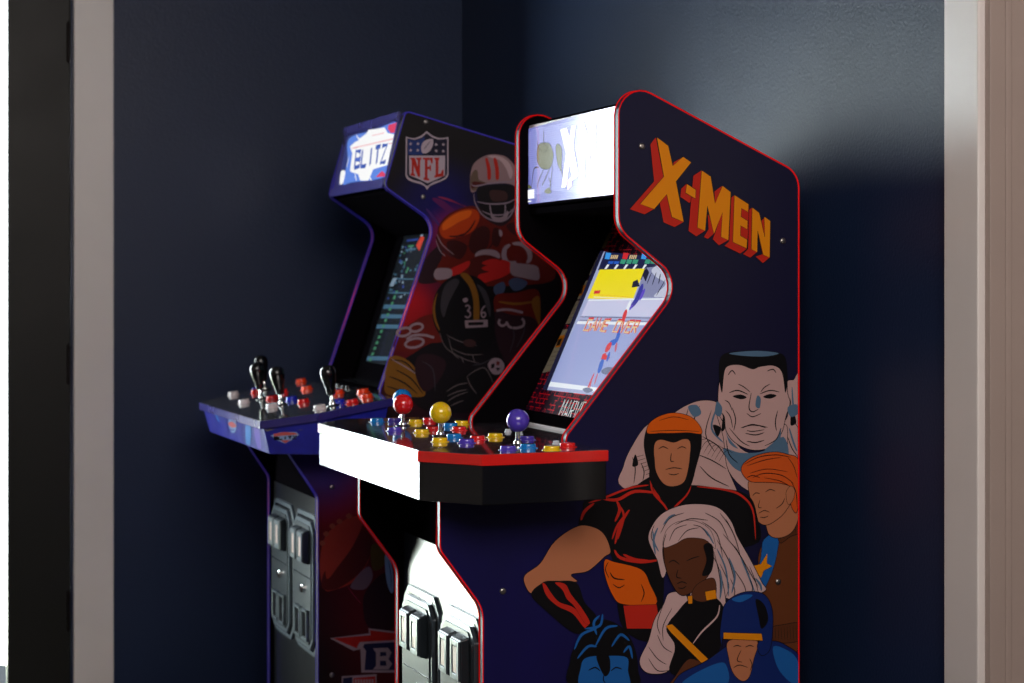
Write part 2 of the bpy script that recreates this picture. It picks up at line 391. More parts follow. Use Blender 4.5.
        ('ink','L',16,(5907,8208,6212,8333,6581,8364,6891,8309)),
        ('ink','L',16,(6090,7958,6335,8030,6705,7978,6954,7816)),
        ('ink','L',16,(6891,7873,7003,7650,7028,7375)),
        ('ink','L',16,(5968,7963,6090,8001,6243,7952)),
        ('ink','S',0,(2675,7619,3073,7706,3360,7799,3649,7904,3998,7932,4409,7863,4883,7870,5362,7798,5785,7727,6059,7580,6182,7250,6212,6761,5362,6643,4764,6675,3016,6767)),
        ('ink','S',0,(2595,7310,2710,7569,2941,7718,3582,7851,4203,7880,4203,5298,3465,5349,3290,6426,3173,6804,2999,7079,2653,7202)),
        ('skin','S',14,(2567,7232,2884,7201,3104,7047,3220,6749,3104,6659,2780,6423,2452,6378,2567,6245,2138,6280,1912,6268,1697,6087,1563,6262,1574,6429,1855,6611,2138,6990)),
        ('ink','S',0,(1912,6268,2138,6280,2550,6230,2710,5876,2941,5597,2780,5396,2509,5335,1968,5766,1686,6072)),
        ('red','S',4,(1900,6242,1980,6027,2195,5830,2481,5680,2710,5411,2780,5501,2509,5784,2224,5907,2070,6074,1957,6239)),
        ('red','S',4,(2138,6254,2338,6216,2452,6025,2653,5774,2814,5510,2710,5506,2509,5810,2366,5951,2281,6114)),
        ('orange','S',10,(3104,6606,3290,6559,3818,6396,3995,6118,4114,5745,3465,5786,3261,5948,3104,6330)),
        ('ink','L',26,(3202,6377,3290,6266,3494,6227)),
        ('ink','L',20,(3261,6161,3377,6090,3494,6137)),
        ('ink','L',20,(3818,6128,3877,5964,3818,5807)),
        ('ink','L',18,(3173,6565,3115,6436,3185,6272)),
        ('red','P',8,(3465,5765,4126,5744,4203,5298,3535,5344)),
        ('red','L',60,(2641,7334,2710,7490,2895,7625)),
        ('red','L',60,(3028,7704,3348,7669,3700,7804,4203,7746)),
        ('red','L',60,(3337,7648,3395,7486,3302,7277)),
        ('red','L',60,(3582,7478,3407,7219,3302,6878)),
        ('red','L',60,(3290,6772,3418,6621,3818,6530,4203,6546)),
        ('red','L',60,(4054,7993,4114,7776,4203,7611)),
        ('red','L',60,(3465,6683,3700,6574,3995,6536)),
        ('red','L',42,(2788,7635,3131,7725,3591,7869,3969,7907)),
        ('red','L',42,(3998,8038,4057,7771,4262,7550,4380,7386)),
        ('red','L',42,(4824,8006,4764,7742,4498,7487,4409,7384)),
        ('red','L',42,(4943,7841,5482,7766,5846,7643,6090,7362,6151,6818)),
        ('red','L',42,(3360,7589,3476,7374,3360,6959)),
        ('red','L',42,(3591,7474,3360,7222,3245,6965)),
        ('ink','S',0,(3987,8197,3998,7985,4174,7713,4439,7542,4705,7691,4871,8004,4883,8378,4468,8445,4057,8433)),
        ('skin','S',10,(4045,8777,4080,8405,4115,8139,4262,7922,4456,7861,4675,7932,4764,8169,4800,8434,4812,8754,4468,8924)),
        ('ink','S',0,(3940,8304,3870,8677,3969,9017,4174,9134,4468,9190,4794,9118,5002,8909,5032,8587,4913,8163,4859,8005,4800,8274,4800,8648,4675,8716,4468,8658,4203,8719,4080,8617,4080,8246,4010,8143)),
        ('orange','S',10,(3940,8844,3975,9017,4174,9144,4468,9201,4794,9128,4990,8963,5032,8801,4764,8830,4468,8828,4203,8836)),
        ('ink','L',12,(3998,8874,4468,8881,4990,8845)),
        ('ink','L',12,(4174,9065,4468,9126,4764,9065)),
        ('ink','L',18,(4162,8551,4256,8590,4362,8544)),
        ('ink','L',18,(4539,8539,4634,8578,4728,8543)),
        ('ink','L',18,(4421,8473,4409,8330,4480,8317)),
        ('ink','L',18,(4303,8175,4468,8201,4645,8173)),
        ('ink','L',18,(4362,8098,4468,8073,4574,8096)),
        ('hair','S',14,(3959,6924,4048,7188,4256,7394,4615,7513,5037,7521,5402,7424,5647,7167,5770,6888,6017,6491,6266,6038,6328,5841,5586,5750,5037,6164,4495,6573,4256,6210,4137,6539)),
        ('hair','S',14,(4795,6611,5280,6531,5525,5754,5402,5380,4856,5687)),
        ('hair','S',14,(4375,5933,4256,5725,4078,5468,3959,5100,3782,4738,3959,4510,4375,4532,4495,4955,4375,5394,4735,5695,4675,5915)),
        ('ink','S',0,(4795,5799,5159,5858,5463,5649,5525,5208,5341,4731,5098,4477,4675,4401,4375,4532,4495,4955,4316,5291,4555,5598)),
        ('browndark','S',14,(4268,6828,4256,6586,4375,6203,4585,5893,4826,5917,5128,6159,5232,6370,5219,6861,4795,6936,4435,6900)),
        ('browndark','S',10,(4946,6061,5280,6150,5311,5822,5037,5730,4826,5841)),
        ('hair','S',8,(4256,6775,4316,7068,4555,7218,4916,7212,5219,7024,5311,6693,5098,6867,4735,6912,4495,6816)),
        ('ink','L',16,(4375,6876,4495,7086,4735,7156)),
        ('ink','L',16,(4555,6867,4735,7047,4977,7090)),
        ('ink','L',16,(4197,7020,4375,7280,4675,7375)),
        ('ink','L',16,(5098,7356,5402,7178,5586,6842)),
        ('ink','L',16,(5037,7196,5341,6963,5463,6521)),
        ('ink','L',16,(5341,6854,5586,6460,5709,6070)),
        ('ink','L',16,(5463,6957,5770,6614,6017,6162)),
        ('ink','L',16,(5402,6415,5586,6023,5525,5781)),
        ('ink','L',16,(5647,6347,5894,6005,5955,5782)),
        ('ink','L',16,(6017,6327,6141,6045,6203,5821)),
        ('ink','L',16,(4256,5725,4137,5410,4197,5191)),
        ('ink','L',16,(4435,5660,4256,5349,4256,5079)),
        ('ink','L',16,(3959,4993,4137,4765,4316,4644)),
        ('ink','L',16,(4078,7187,4018,6975,4137,6754)),
        ('steel','L',34,(5341,6691,5525,6300,5586,5805)),
        ('steel','L',34,(4048,7081,4078,6865,4167,6699)),
        ('steel','L',34,(5832,6501,6017,6107,6141,5798)),
        ('steel','L',34,(5037,7087,5159,6972,5280,6776)),
        ('steel','L',34,(4256,7178,4375,7307,4495,7356)),
        ('ink','L',20,(4363,6484,4465,6521,4585,6439)),
        ('ink','L',20,(4723,6496,4856,6543,4989,6568)),
        ('ink','L',20,(4555,6354,4525,6221,4627,6188)),
        ('ink','L',20,(4525,6086,4627,6123,4735,6084)),
        ('ink','L',20,(4555,6019,4645,6003,4723,6042)),
        ('amber','P',8,(5098,5916,5311,5941,5341,5776,5128,5751)),
        ('amber','P',8,(4747,5856,4844,5861,4844,5715,4759,5715)),
        ('amber','P',8,(4304,5345,4435,5369,5189,4660,5067,4577,4405,5220)),
        ('hair','L',34,(5402,5652,5341,5439,5037,5187,4856,4983)),
        ('browndark','S',12,(4795,4717,4495,4415,4375,4209,4916,4166,5159,4472)),
        ('ink','L',16,(4316,7014,4256,6802,4286,6531)),
        ('ink','L',16,(4495,7167,4795,7261,5159,7217)),
        ('ink','L',16,(5525,7227,5709,6891,5832,6501)),
        ('ink','L',16,(5709,6727,5955,6330,6203,5931)),
        ('ink','L',16,(5280,6640,5402,6143,5402,5761)),
        ('ink','L',16,(5617,6130,5709,5906,5678,5744)),
        ('ink','L',16,(6017,6107,6079,5939,6048,5803)),
        ('ink','L',16,(4137,5195,4256,4972,4435,4851)),
        ('ink','L',16,(3959,4779,4137,4550,4375,4532)),
        ('ink','L',16,(5402,7342,5586,7115,5678,6947)),
        ('ink','L',16,(4856,7150,5037,7087,5171,6917)),
        ('steel','L',44,(4149,7130,4066,6919,4101,6648)),
        ('steel','L',44,(5586,6514,5709,6180,5647,5855)),
        ('steel','L',44,(5402,6306,5439,6032,5402,5761)),
        ('steel','L',44,(6141,6100,6241,5973,6266,5862)),
        ('ink','S',0,(5067,6760,5232,6778,5280,6531,5219,6262,5037,6218,5128,6485)),
        ('ink','S',0,(2424,4840,2509,5097,2710,5400,2941,5544,3232,5498,3524,5291,3700,4958,3759,4579,3700,4316,2452,4416)),
        ('blue','S',10,(2630,4719,2745,4890,3173,4890,3535,4831,3559,4595,3535,4276,2653,4347)),
        ('ink','S',0,(2941,4907,3173,4890,3202,4622,3104,4523,2999,4691)),
        ('blue','L',50,(2509,5045,2653,5299,2941,5385)),
        ('blue','L',50,(2710,5400,2999,5434,3057,5642)),
        ('blue','L',50,(2912,5068,3115,5373,3348,5410)),
        ('blue','L',50,(3232,5045,3407,5246,3582,5127)),
        ('blue','L',50,(2567,4882,2768,5079,2941,5066)),
        ('blue','L',50,(3465,4922,3582,5020,3641,4802)),
        ('blue','L',50,(2941,5278,2884,5495,2999,5619)),
        ('ink','L',26,(2780,4654,2912,4697,3011,4626)),
        ('ink','L',26,(3220,4610,3319,4666,3436,4625)),
        ('ink','L',20,(3115,4629,3069,4473,3144,4361)),
        ('bluedeep','S',14,(4435,4258,4615,4460,5098,4640,5525,4881,5586,4876,6453,4924,6829,4787,7082,4547,7082,3992,4435,4204)),
        ('blue','S',0,(4675,4239,4795,4392,5280,4572,5525,4553,5525,4171)),
        ('blue','S',0,(6515,4810,6892,4672,7050,4438,7018,4053,6640,4359)),
        ('skin','S',12,(5586,4986,5586,4658,5678,4378,5863,4221,6017,4297,6110,4619,6172,4944)),
        ('bluedeep','S',14,(5433,5378,5494,5647,5709,5808,6017,5866,6328,5786,6484,5529,6503,5141,6440,4760,6266,4662,6172,4834,6203,5052,5525,5099,5451,4886,5402,5107)),
        ('ink','S',0,(6141,5715,6328,5594,6403,5313,6266,5158,6203,5382)),
        ('blue','S',0,(5647,5746,5894,5813,6079,5785,5832,5680)),
        ('amber','P',8,(5476,5146,6266,5070,6290,4936,5476,5026)),
        ('ink','L',18,(5678,4870,5758,4886,5844,4858)),
        ('ink','L',18,(5924,4841,6017,4867,6104,4839)),
        ('ink','L',18,(5844,4803,5758,4618,5863,4572)),
        ('ink','L',18,(5678,4476,5801,4522,5986,4464)),
        ('ink','L',18,(6017,4626,6067,4512,6030,4405)),
    ],
    'football_side': [
        ('violet','S',0,(2634,13540,3051,13150,3314,12855,2842,13345)),
        ('magenta','S',0,(2842,13593,3366,13204,3789,12960,3156,13549)),
        ('rose','S',0,(2999,13645,3789,13410,4108,13215,3314,13601)),
        ('violet','S',0,(2686,13343,2999,12951,3104,12903,2790,13295)),
        ('white','P',0,(2171,15098,2281,15063,2398,15060,2548,15115,2698,15241,2849,15131,3000,15084,3135,15088,3253,15111,3253,14203,3220,14132,3169,14089,3034,14022,2900,13972,2772,13915,2708,13821,2648,13912,2531,13964,2364,13999,2248,14041,2191,14090,2165,14163)),
        ('navy','P',0,(2205,15054,2398,15022,2564,15078,2698,15190,2849,15086,3000,15046,3223,15068,3223,14218,3162,14130,3034,14064,2866,14012,2708,13910,2564,14006,2364,14050,2248,14104,2198,14179)),
        ('blue2','P',0,(2225,15030,2398,15003,2564,15052,2648,15112,2605,14665,2225,14655)),
        ('white','P',0,(2251,14637,3169,14661,3162,14182,3000,14101,2718,13981,2448,14096,2258,14168)),
        ('white','P',0,(2291,14965,2303,14936,2335,14936,2310,14915,2318,14885,2291,14902,2264,14884,2272,14914,2247,14933,2279,14936)),
        ('white','P',0,(2478,14970,2489,14942,2522,14941,2497,14920,2505,14891,2478,14907,2450,14889,2459,14919,2433,14938,2466,14941)),
        ('white','P',0,(2291,14813,2303,14784,2335,14783,2310,14763,2318,14733,2291,14749,2264,14732,2272,14762,2247,14781,2279,14783)),
        ('white','P',0,(2471,14818,2483,14789,2515,14788,2490,14768,2498,14738,2471,14754,2443,14736,2452,14767,2427,14786,2459,14788)),
        ('white','P',0,(2940,14968,2952,14939,2985,14938,2959,14918,2968,14888,2940,14904,2912,14886,2921,14917,2895,14936,2928,14938)),
        ('white','P',0,(3122,14973,3134,14944,3167,14943,3141,14923,3150,14893,3122,14909,3094,14891,3103,14922,3077,14941,3110,14943)),
        ('white','P',0,(2940,14815,2952,14786,2985,14785,2959,14764,2968,14735,2940,14751,2912,14733,2921,14763,2895,14782,2928,14785)),
        ('white','P',0,(3122,14813,3134,14784,3167,14783,3141,14763,3150,14733,3122,14749,3094,14731,3103,14762,3077,14781,3110,14784)),
        ('white','S',0,(2558,14791,2581,14935,2682,15024,2839,15054,2866,14975,2832,14847,2732,14726,2605,14704)),
        ('ink','L',14,(2625,14793,2698,14891,2799,15005)),
        ('red','P',0,(2284,14587,2398,14590,2471,14376,2471,14535,2431,14547,2431,14591,2564,14594,2564,14550,2531,14536,2531,14117,2471,14141,2371,14405,2371,14209,2404,14184,2404,14139,2284,14168,2284,14207,2318,14214,2318,14537,2284,14549)),
        ('red','P',0,(2605,14595,2853,14602,2853,14465,2806,14464,2792,14543,2718,14541,2718,14382,2772,14383,2772,14421,2806,14422,2806,14282,2772,14281,2772,14326,2718,14325,2718,14108,2759,14090,2759,14045,2618,14061,2618,14112,2651,14126,2651,14546,2605,14551)),
        ('red','P',0,(2893,14603,3021,14606,3021,14561,2994,14548,2994,14210,3061,14230,3088,14311,3129,14312,3129,14162,2893,14118,2893,14163,2926,14183,2926,14553,2893,14558)),
        ('dark2','S',0,(2530,11858,2634,12106,2842,12355,3051,12455,3261,12059,3104,11646,2530,11562)),
        ('jersey','S',0,(2973,12703,3025,13001,3261,13252,3630,13407,3948,13437,4268,13167,4643,13071,4912,13276,5291,13181,5837,12782,5947,12275,6057,11970,5728,11563,3051,11562,3104,12257)),
        ('jersey_lit','S',0,(3025,12902,3261,13178,3630,13357,3948,13362,4055,13164,3895,12862,3577,12709,3156,12655)),
        ('jersey_hot','S',0,(3104,13002,3314,13179,3577,13307,3842,13336,3789,13185,3525,13057,3261,12904,3114,12853)),
        ('jersey_dark','S',0,(3842,12761,4108,12964,4321,12866,4268,12465,4001,12263,3789,12411)),
        ('jersey_dark','S',0,(3209,12556,3472,12608,3736,12461,3577,12160,3314,12258)),
        ('jersey_dark','S',0,(4751,12972,5020,13076,5291,12928,5400,12727,5020,12723)),
        ('jersey_dark','S',0,(4428,12918,4643,12820,4536,12467,4375,12566)),
        ('jersey_dark','L',44,(3577,12709,3789,12861,3948,13112)),
        ('jersey_dark','L',44,(3736,12461,3895,12562,4108,12864)),
        ('jersey_dark','L',44,(4268,12365,4428,12617,4482,12868)),
        ('jersey_dark','L',44,(3261,12706,3472,12708,3683,12785)),
        ('sleeve','L',70,(2936,12702,3051,12455,3366,12184)),
        ('white2','L',26,(2957,12752,3093,12505,3393,12259)),
        ('white2','L',22,(2926,12628,3051,12331,3314,12134)),
        ('dark2','S',0,(4055,13314,4321,13067,4643,12971,4912,13175,4858,13426,4108,13465)),
        ('helmet','S',0,(3831,13810,3815,14159,3895,14461,4108,14641,4375,14723,4697,14692,4912,14536,5075,14288,5129,13986,5075,13783,5020,13933,4751,14019,4321,13990,4055,13954,3948,13812)),
        ('helmet_sh','S',0,(3842,13910,3869,14111,4108,14066,4268,13994,4001,13938)),
        ('helmet_sh','S',0,(3842,13860,3821,14134,3906,14311,4001,14313,4055,14064,4268,14009,4055,13944,3948,13837)),
        ('balldark','S',0,(3853,13885,3874,14036,4055,14039,4241,13993,4028,13934)),
        ('helmet_hi','S',0,(4268,14680,4482,14696,4697,14631,4858,14484,4923,14284,4858,14132,4751,14381,4589,14578,4375,14633)),
        ('red','S',0,(4204,14609,4268,14610,4343,14371,4343,14121,4268,14119,4247,14369)),
        ('red','S',0,(4418,14614,4493,14616,4557,14376,4557,14125,4482,14124,4461,14374)),
        ('dark','S',0,(4001,13863,4321,13960,4858,13981,5010,13832,4977,13428,4751,13123,4536,13070,4268,13167,4055,13464)),
        ('skindark','S',0,(4321,13819,4536,13848,4751,13802,4778,13627,4589,13573,4375,13595)),
        ('mask','L',36,(3842,13985,3948,13937,4321,14010,4751,14054,5048,14085)),
        ('mask','L',36,(3906,13761,3948,13512,4161,13215,4536,13080,4805,13174,4966,13428,5020,13732)),
        ('mask','L',36,(3975,13563,4321,13508,4751,13536,5020,13656)),
        ('mask','L',36,(4321,13518,4348,13318,4428,13094)),
        ('mask','L',36,(4724,13535,4724,13324,4670,13097)),
        ('mask','L',36,(4108,13340,4375,13243,4751,13264,4939,13403)),
        ('white2','S',0,(4348,13318,4428,13219,4536,13180,4697,13223,4778,13350,4805,13249,4697,13097,4455,13094,4348,13193)),
        ('white2','S',0,(4562,12869,4616,12870,4654,12795,4632,12719,4579,12729)),
        ('white2','L',130,(4858,12520,4724,12418,4697,12217,4805,12066,5020,12093)),
        ('white2','L',130,(4912,12545,5183,12523,5346,12372,5373,12170,5291,12069)),
        ('red2','P',0,(4923,12294,5129,12270,5118,12118,4939,12127)),
        ('jersey','S',0,(3156,12257,3472,12060,3789,12112,4108,12263,4001,11863,3472,11861)),
        ('white2','S',0,(3948,12287,4161,12389,4482,12366,4589,12191,4268,12164,4001,12113)),
        ('balldark','S',0,(3789,12062,3948,12212,4268,12264,4643,12116,4751,11865,4589,11663,4108,11613,3789,11812)),
        ('glove','S',0,(4028,11763,4321,11863,4482,12065,4643,12141,4858,12067,4885,11865,4643,11714,4428,11648,4055,11562)),
        ('glove','S',0,(4108,12063,4375,12165,4589,12116,4321,12004)),
        ('glove','S',0,(4108,11938,4375,12039,4536,12065,4321,11863)),
        ('glove','S',0,(3314,11910,3577,12036,3789,12112,3762,11962,3472,11761,3314,11761)),
        ('white2','S',0,(4858,12067,4966,12067,5509,12009,5618,11867,5591,11649,5183,11704,4885,11790)),
        ('white2','S',0,(2894,11859,2999,11934,3314,11910,3314,11711,2999,11646,2884,11720)),
        ('towel','S',0,(4437,11492,4667,11600,4725,11438,4581,11250,4437,11331)),
        ('towel','S',0,(4811,11600,5014,11708,5304,11600,5188,11438,4956,11384)),
        ('jersey','S',0,(4437,11223,5014,11330,5596,11383,5625,10569,5420,10354,4552,10362)),
        ('amber2','L',60,(4552,11115,5014,11060,5479,11112)),
        ('amber2','S',0,(5420,11112,5625,11220,5642,10569,5549,10678)),
        ('red2','S',0,(2019,10385,2295,10594,2628,10777,2964,10802,3188,10534,3132,10003,2628,9850,2185,9909,1854,10019)),
        ('dark','S',0,(2406,9906,2796,10113,3188,10162,4437,10524,4898,10575,5420,10354,5479,9649,5130,9113,4323,8468,2628,8510,2185,9170,2074,9647)),
        ('dark2','S',0,(4437,10847,4898,10790,5420,10733,5596,10515,5479,10299,4898,9657,4552,9985)),
        ('ink2','S',0,(2840,10908,2908,11280,3132,11598,3470,11780,3753,11781,4094,11653,4351,11331,4437,10901,4437,10363,4323,9988,3980,9725,3639,9676,3301,9894,3020,10323,2880,10590)),
        ('shine','S',0,(3188,11545,3413,11678,3526,11599,3413,11385,3244,11066,3132,10747,3048,10960,3076,11279)),
        ('shine','S',0,(3980,11545,4208,11385,4323,11062,4323,10740,4208,11063,4094,11331)),
        ('amber2','S',0,(3554,11780,3724,11802,3895,11599,4026,11224,4037,10688,3900,10678,3889,11117,3781,11492)),
        ('amber2','L',60,(2975,11333,2880,11014,2908,10696,3020,10429)),
        ('ink2','L',20,(2975,11333,2919,11014,2952,10695)),
        ('white2','P',0,(3668,10664,4265,10676,4265,10499,3685,10477)),
        ('ink2','P',0,(3753,10615,4151,10623,4151,10548,3764,10540)),
        ('white2','V',36,(3685,11000,3741,11032,3798,10979,3753,10904,3730,10893)),
        ('white2','V',36,(3741,10893,3809,10850,3798,10765,3741,10733,3673,10765)),
        ('white2','V',36,(4197,11020,4128,10945,4094,10827,4128,10741,4185,10752,4208,10816,4163,10859,4105,10827)),
        ('mask2','L',24,(3020,10376,3188,10002,3639,9730,4037,9617)),
        ('mask2','L',24,(3188,10321,3526,10158,3980,10046)),
        ('mask2','L',24,(3301,10001,3696,9836,4151,9829)),
        ('mask2','L',24,(3583,9784,3639,9623)),
        ('mask2','L',24,(3866,9833,3923,9618)),
        ('mask2','L',24,(3244,10268,3357,9893,3526,9731)),
        ('skindark','S',0,(3639,10157,3809,10208,3952,10127,3895,10020,3696,10039)),
        ('white2','S',0,(3611,11172,3707,11214,3753,11150,3668,11097)),
        ('white2','O',60,(2590,10536,2573,10477,2500,10427,2401,10403,2312,10416,2267,10460,2284,10519,2356,10569,2456,10593,2545,10580)),
        ('white2','O',60,(2290,10435,2271,10373,2195,10320,2089,10295,1994,10308,1947,10355,1965,10417,2042,10470,2148,10495,2242,10482)),
        ('white2','O',60,(2613,10170,2582,10101,2476,10042,2334,10017,2212,10034,2156,10087,2187,10156,2292,10214,2434,10240,2556,10223)),
        ('white2','V',60,(2185,10215,2351,10308,2628,10316,2880,10250)),
        ('white2','V',60,(4581,10685,4552,10588,4644,10523,4754,10576,4759,10629)),
        ('white2','V',60,(4759,10603,4840,10494,5014,10466,5188,10518,5217,10626,5159,10702)),
        ('white2','V',60,(4495,10890,4667,10921,4898,10909,5188,10843)),
        ('amber2','S',0,(1634,9181,1744,9757,2019,9806,2351,9590,2573,9163,2628,8844,2074,8856,1689,8917)),
        ('ink2','L',34,(1771,9730,2185,9645,2573,9163)),
        ('ink2','L',34,(1909,9491,2295,9274,2601,8897)),
        ('ink2','L',34,(1744,9336,2129,9171,2462,8900)),
        ('ink2','L',34,(1689,9101,2019,8989,2295,8878)),
        ('white2','L',30,(1799,9756,2185,9540,2434,9377)),
        ('dark2','S',0,(2462,9799,2852,9847,3188,9630,2964,9155,2628,8950,2406,9377)),
        ('dark2','S',0,(4667,10092,5014,10196,5362,10246,5246,9869,4898,9603,4667,9715)),
        ('shine','L',30,(2573,9692,2852,9476,2908,8944)),
        ('shine','L',30,(3866,9566,4151,9615,4437,9772)),
        ('shine','L',30,(4898,10521,4956,10250,4840,9874)),
        ('shine','L',30,(5246,10572,5188,10302,5014,9980)),
        ('ink2','S',0,(3188,8938,3357,9148,3753,9407,4208,9507,4667,9122,4437,8697,3980,8477,3188,8496)),
        ('mask2','L',28,(3188,8938,3470,9092,3753,9140)),
        ('mask2','L',28,(3216,8831,3470,8932,3724,8980)),
        ('mask2','L',28,(3216,8698,3441,8826,3753,8926)),
        ('mask2','L',28,(3301,8589,3470,8665,3639,8715)),
        ('mask2','L',28,(3724,9301,3809,9085,3980,8868)),
        ('mask2','L',28,(3724,9301,3980,9457,4208,9480,4409,9127)),
        ('white2','S',0,(4265,9559,4380,9719,4581,9716,4696,9553,4610,9366,4409,9342)),
        ('ink2','P',0,(4351,9585,4437,9610,4437,9503,4351,9477)),
        ('red2','P',0,(4495,9663,4581,9635,4552,9555,4483,9567)),
        ('ink2','P',0,(4466,9502,4598,9490,4523,9415)),
        ('ballred','S',8,(74,4503,43,5020,142,5530,408,5812,790,6016,1098,6002,1329,5694,1345,5321,1214,4882,867,4456,408,4299,180,4291)),
        ('balldark','S',0,(104,4354,142,4720,408,4926,1098,5853,1329,5545,1291,5101,1021,4670,484,4331)),
        ('ballred','S',0,(218,4568,195,5012,370,5482,790,5794,1098,5890,867,5346,484,4848)),
        ('lace','S',0,(271,5819,347,5881,423,5811,347,5749)),
        ('lace','S',0,(446,5921,522,5984,599,5914,522,5851)),
        ('lace','S',0,(675,6036,752,6099,829,6029,752,5966)),
        ('lace','S',0,(119,5642,195,5704,271,5634,195,5572)),
        ('lace','S',0,(28,5426,104,5488,180,5418,104,5355)),
        ('greyglove','S',0,(790,4350,1021,4670,1252,4805,1345,4577,1214,4324,1021,4262)),
        ('olive','S',0,(1291,5249,1446,5353,1640,5082,1601,4786,1345,4726)),
        ('dark2','S',0,(1098,3923,1214,4287,1640,4634,1874,4248,1952,3495,1640,3218,1214,3396)),
        ('rose','L',14,(714,4377,867,4160,1059,3926)),
        ('paleblue','S',0,(1640,5007,1718,5033,1835,4698,1858,4211,1780,4164,1679,4483)),
        ('blue2','L',20,(1733,4928,1796,4551,1796,4252)),
        ('white2','P',0,(286,3163,1252,3215,1237,3335,2030,3191,2030,2218,1059,2293,1036,2851,867,2826)),
        ('redlit','P',0,(362,3158,1291,3167,1268,3288,2030,3146,2030,3004,1021,3023,944,2880)),
        ('navy2','P',0,(1098,2899,1136,2970,1952,2957,2030,2891,2030,2278,1136,2346,1175,2804)),
        ('white2','P',0,(1345,2851,1718,2839,1811,2720,1733,2569,1827,2443,1733,2316,1345,2345,1422,2429,1422,2741)),
        ('navy2','P',0,(1523,2749,1671,2738,1686,2647,1523,2645)),
        ('navy2','P',0,(1523,2540,1671,2529,1686,2409,1523,2421)),
        ('white2','P',0,(576,2241,1438,2226,1438,1891,576,1961)),
        ('navy2','P',0,(607,2195,836,2206,836,1940,607,1958)),
        ('redlit','P',0,(867,2174,1407,2177,1407,1894,867,1937)),
        ('white2','P',0,(898,2142,944,2146,944,2005,898,2009)),
        ('white2','P',0,(967,2137,1013,2141,1013,2000,967,2003)),
        ('white2','P',0,(1036,2131,1082,2135,1082,1994,1036,1998)),
        ('white2','P',0,(1105,2126,1152,2130,1152,1989,1105,1992)),
        ('white2','P',0,(1175,2121,1221,2124,1221,1983,1175,1987)),
        ('white2','P',0,(1244,2115,1291,2119,1291,1978,1244,1981)),
        ('white2','P',0,(1314,2110,1360,2113,1360,1972,1314,1976)),
    ],
    'comic_marquee': [
        ('m_blue','P',0,(-5052,1728,-485,1815,-485,203,-5052,175)),
        ('m_lav','S',0,(-4890,1656,-3672,1687,-1901,1692,-499,1717,-499,248,-1825,222,-3672,405,-4623,387,-4890,995)),
        ('m_line','U',9,(-4998,1711,-3254,1709,-1825,1710)),
        ('m_line','U',9,(-4998,1668,-3254,1664,-1825,1664)),
        ('m_line','U',9,(-4998,1625,-3254,1620,-1825,1619)),
        ('m_line','U',9,(-4998,1582,-3254,1575,-1825,1573)),
        ('m_line','U',9,(-4998,1538,-3254,1530,-1825,1527)),
        ('m_line','U',9,(-4998,1495,-3254,1486,-1825,1481)),
        ('m_line','U',9,(-4998,1452,-3254,1441,-1825,1436)),
        ('m_line','U',9,(-4998,1409,-3254,1396,-1825,1390)),
        ('m_line','U',9,(-4998,1366,-3254,1352,-1825,1344)),
        ('m_line','U',9,(-4998,1323,-3254,1307,-1825,1298)),
        ('m_line','U',9,(-4998,1280,-3254,1262,-1825,1253)),
        ('m_line','U',9,(-4998,1237,-3254,1218,-1825,1207)),
        ('m_line','U',9,(-4998,1194,-3254,1173,-1825,1161)),
        ('m_line','U',9,(-4998,1151,-3254,1128,-1825,1116)),
        ('m_line','U',9,(-4998,1108,-3254,1084,-1825,1070)),
        ('m_line','U',9,(-4998,1065,-3254,1039,-1825,1024)),
        ('m_line','U',9,(-4998,1021,-3254,994,-1825,978)),
        ('m_line','U',9,(-4998,978,-3254,950,-1825,933)),
        ('m_line','U',9,(-4998,935,-3254,905,-1825,887)),
        ('m_line','U',9,(-4998,892,-3254,860,-1825,841)),
        ('m_line','U',9,(-4998,849,-3254,816,-1825,795)),
        ('m_line','U',9,(-4998,806,-3254,771,-1825,750)),
        ('m_line','U',9,(-4998,763,-3254,726,-1825,704)),
        ('m_line','U',9,(-4998,720,-3254,682,-1825,658)),
        ('m_line','U',9,(-4998,677,-3254,637,-1825,612)),
        ('m_line','U',9,(-4998,634,-3254,592,-1825,567)),
        ('m_line','U',9,(-4998,591,-3254,548,-1825,521)),
        ('m_line','U',9,(-4998,548,-3254,503,-1825,475)),
        ('m_line','U',9,(-4998,505,-3254,458,-1825,430)),
        ('m_line','U',9,(-4998,461,-3254,414,-1825,384)),
        ('m_line','U',9,(-4998,418,-3254,369,-1825,338)),
        ('m_line','U',9,(-4998,375,-3254,324,-1825,292)),
        ('m_line','U',9,(-4998,332,-3254,280,-1825,247)),
        ('m_line','U',9,(-4998,289,-3254,235,-1825,201)),
        ('m_olive','S',12,(-4446,1294,-4271,1379,-3841,1353,-3672,1238,-3587,1072,-3756,859,-4185,869,-4446,1032)),
        ('m_olive','S',12,(-3462,1255,-3296,1291,-3156,1170,-3156,949,-3213,794,-3379,931)),
        ('m_ink','L',30,(-4098,1657,-4098,1398,-3969,1292)),
        ('m_ink','L',30,(-4446,1441,-4402,1323,-4185,1194)),
        ('m_ink','L',30,(-3841,1347,-3926,1224,-4098,1188)),
        ('m_ink','L',30,(-4359,896,-4623,879,-4756,525)),
        ('m_ink','L',30,(-4098,848,-4359,635,-4446,477)),
        ('m_ink','L',30,(-3756,859,-4012,649,-4185,528)),
        ('m_ink','L',30,(-3629,915,-3672,694,-3799,412)),
        ('m_ink','L',30,(-3172,886,-3090,629,-2927,384)),
        ('m_ink','L',30,(-3254,765,-3156,759,-3008,435)),
        ('m_ink','L',30,(-3841,671,-3714,536,-3756,410)),
        ('m_olive','S',0,(-4055,392,-3841,462,-3672,373,-3841,343)),
        ('m_olive','S',0,(-5025,539,-4890,582,-4729,507,-4872,492)),
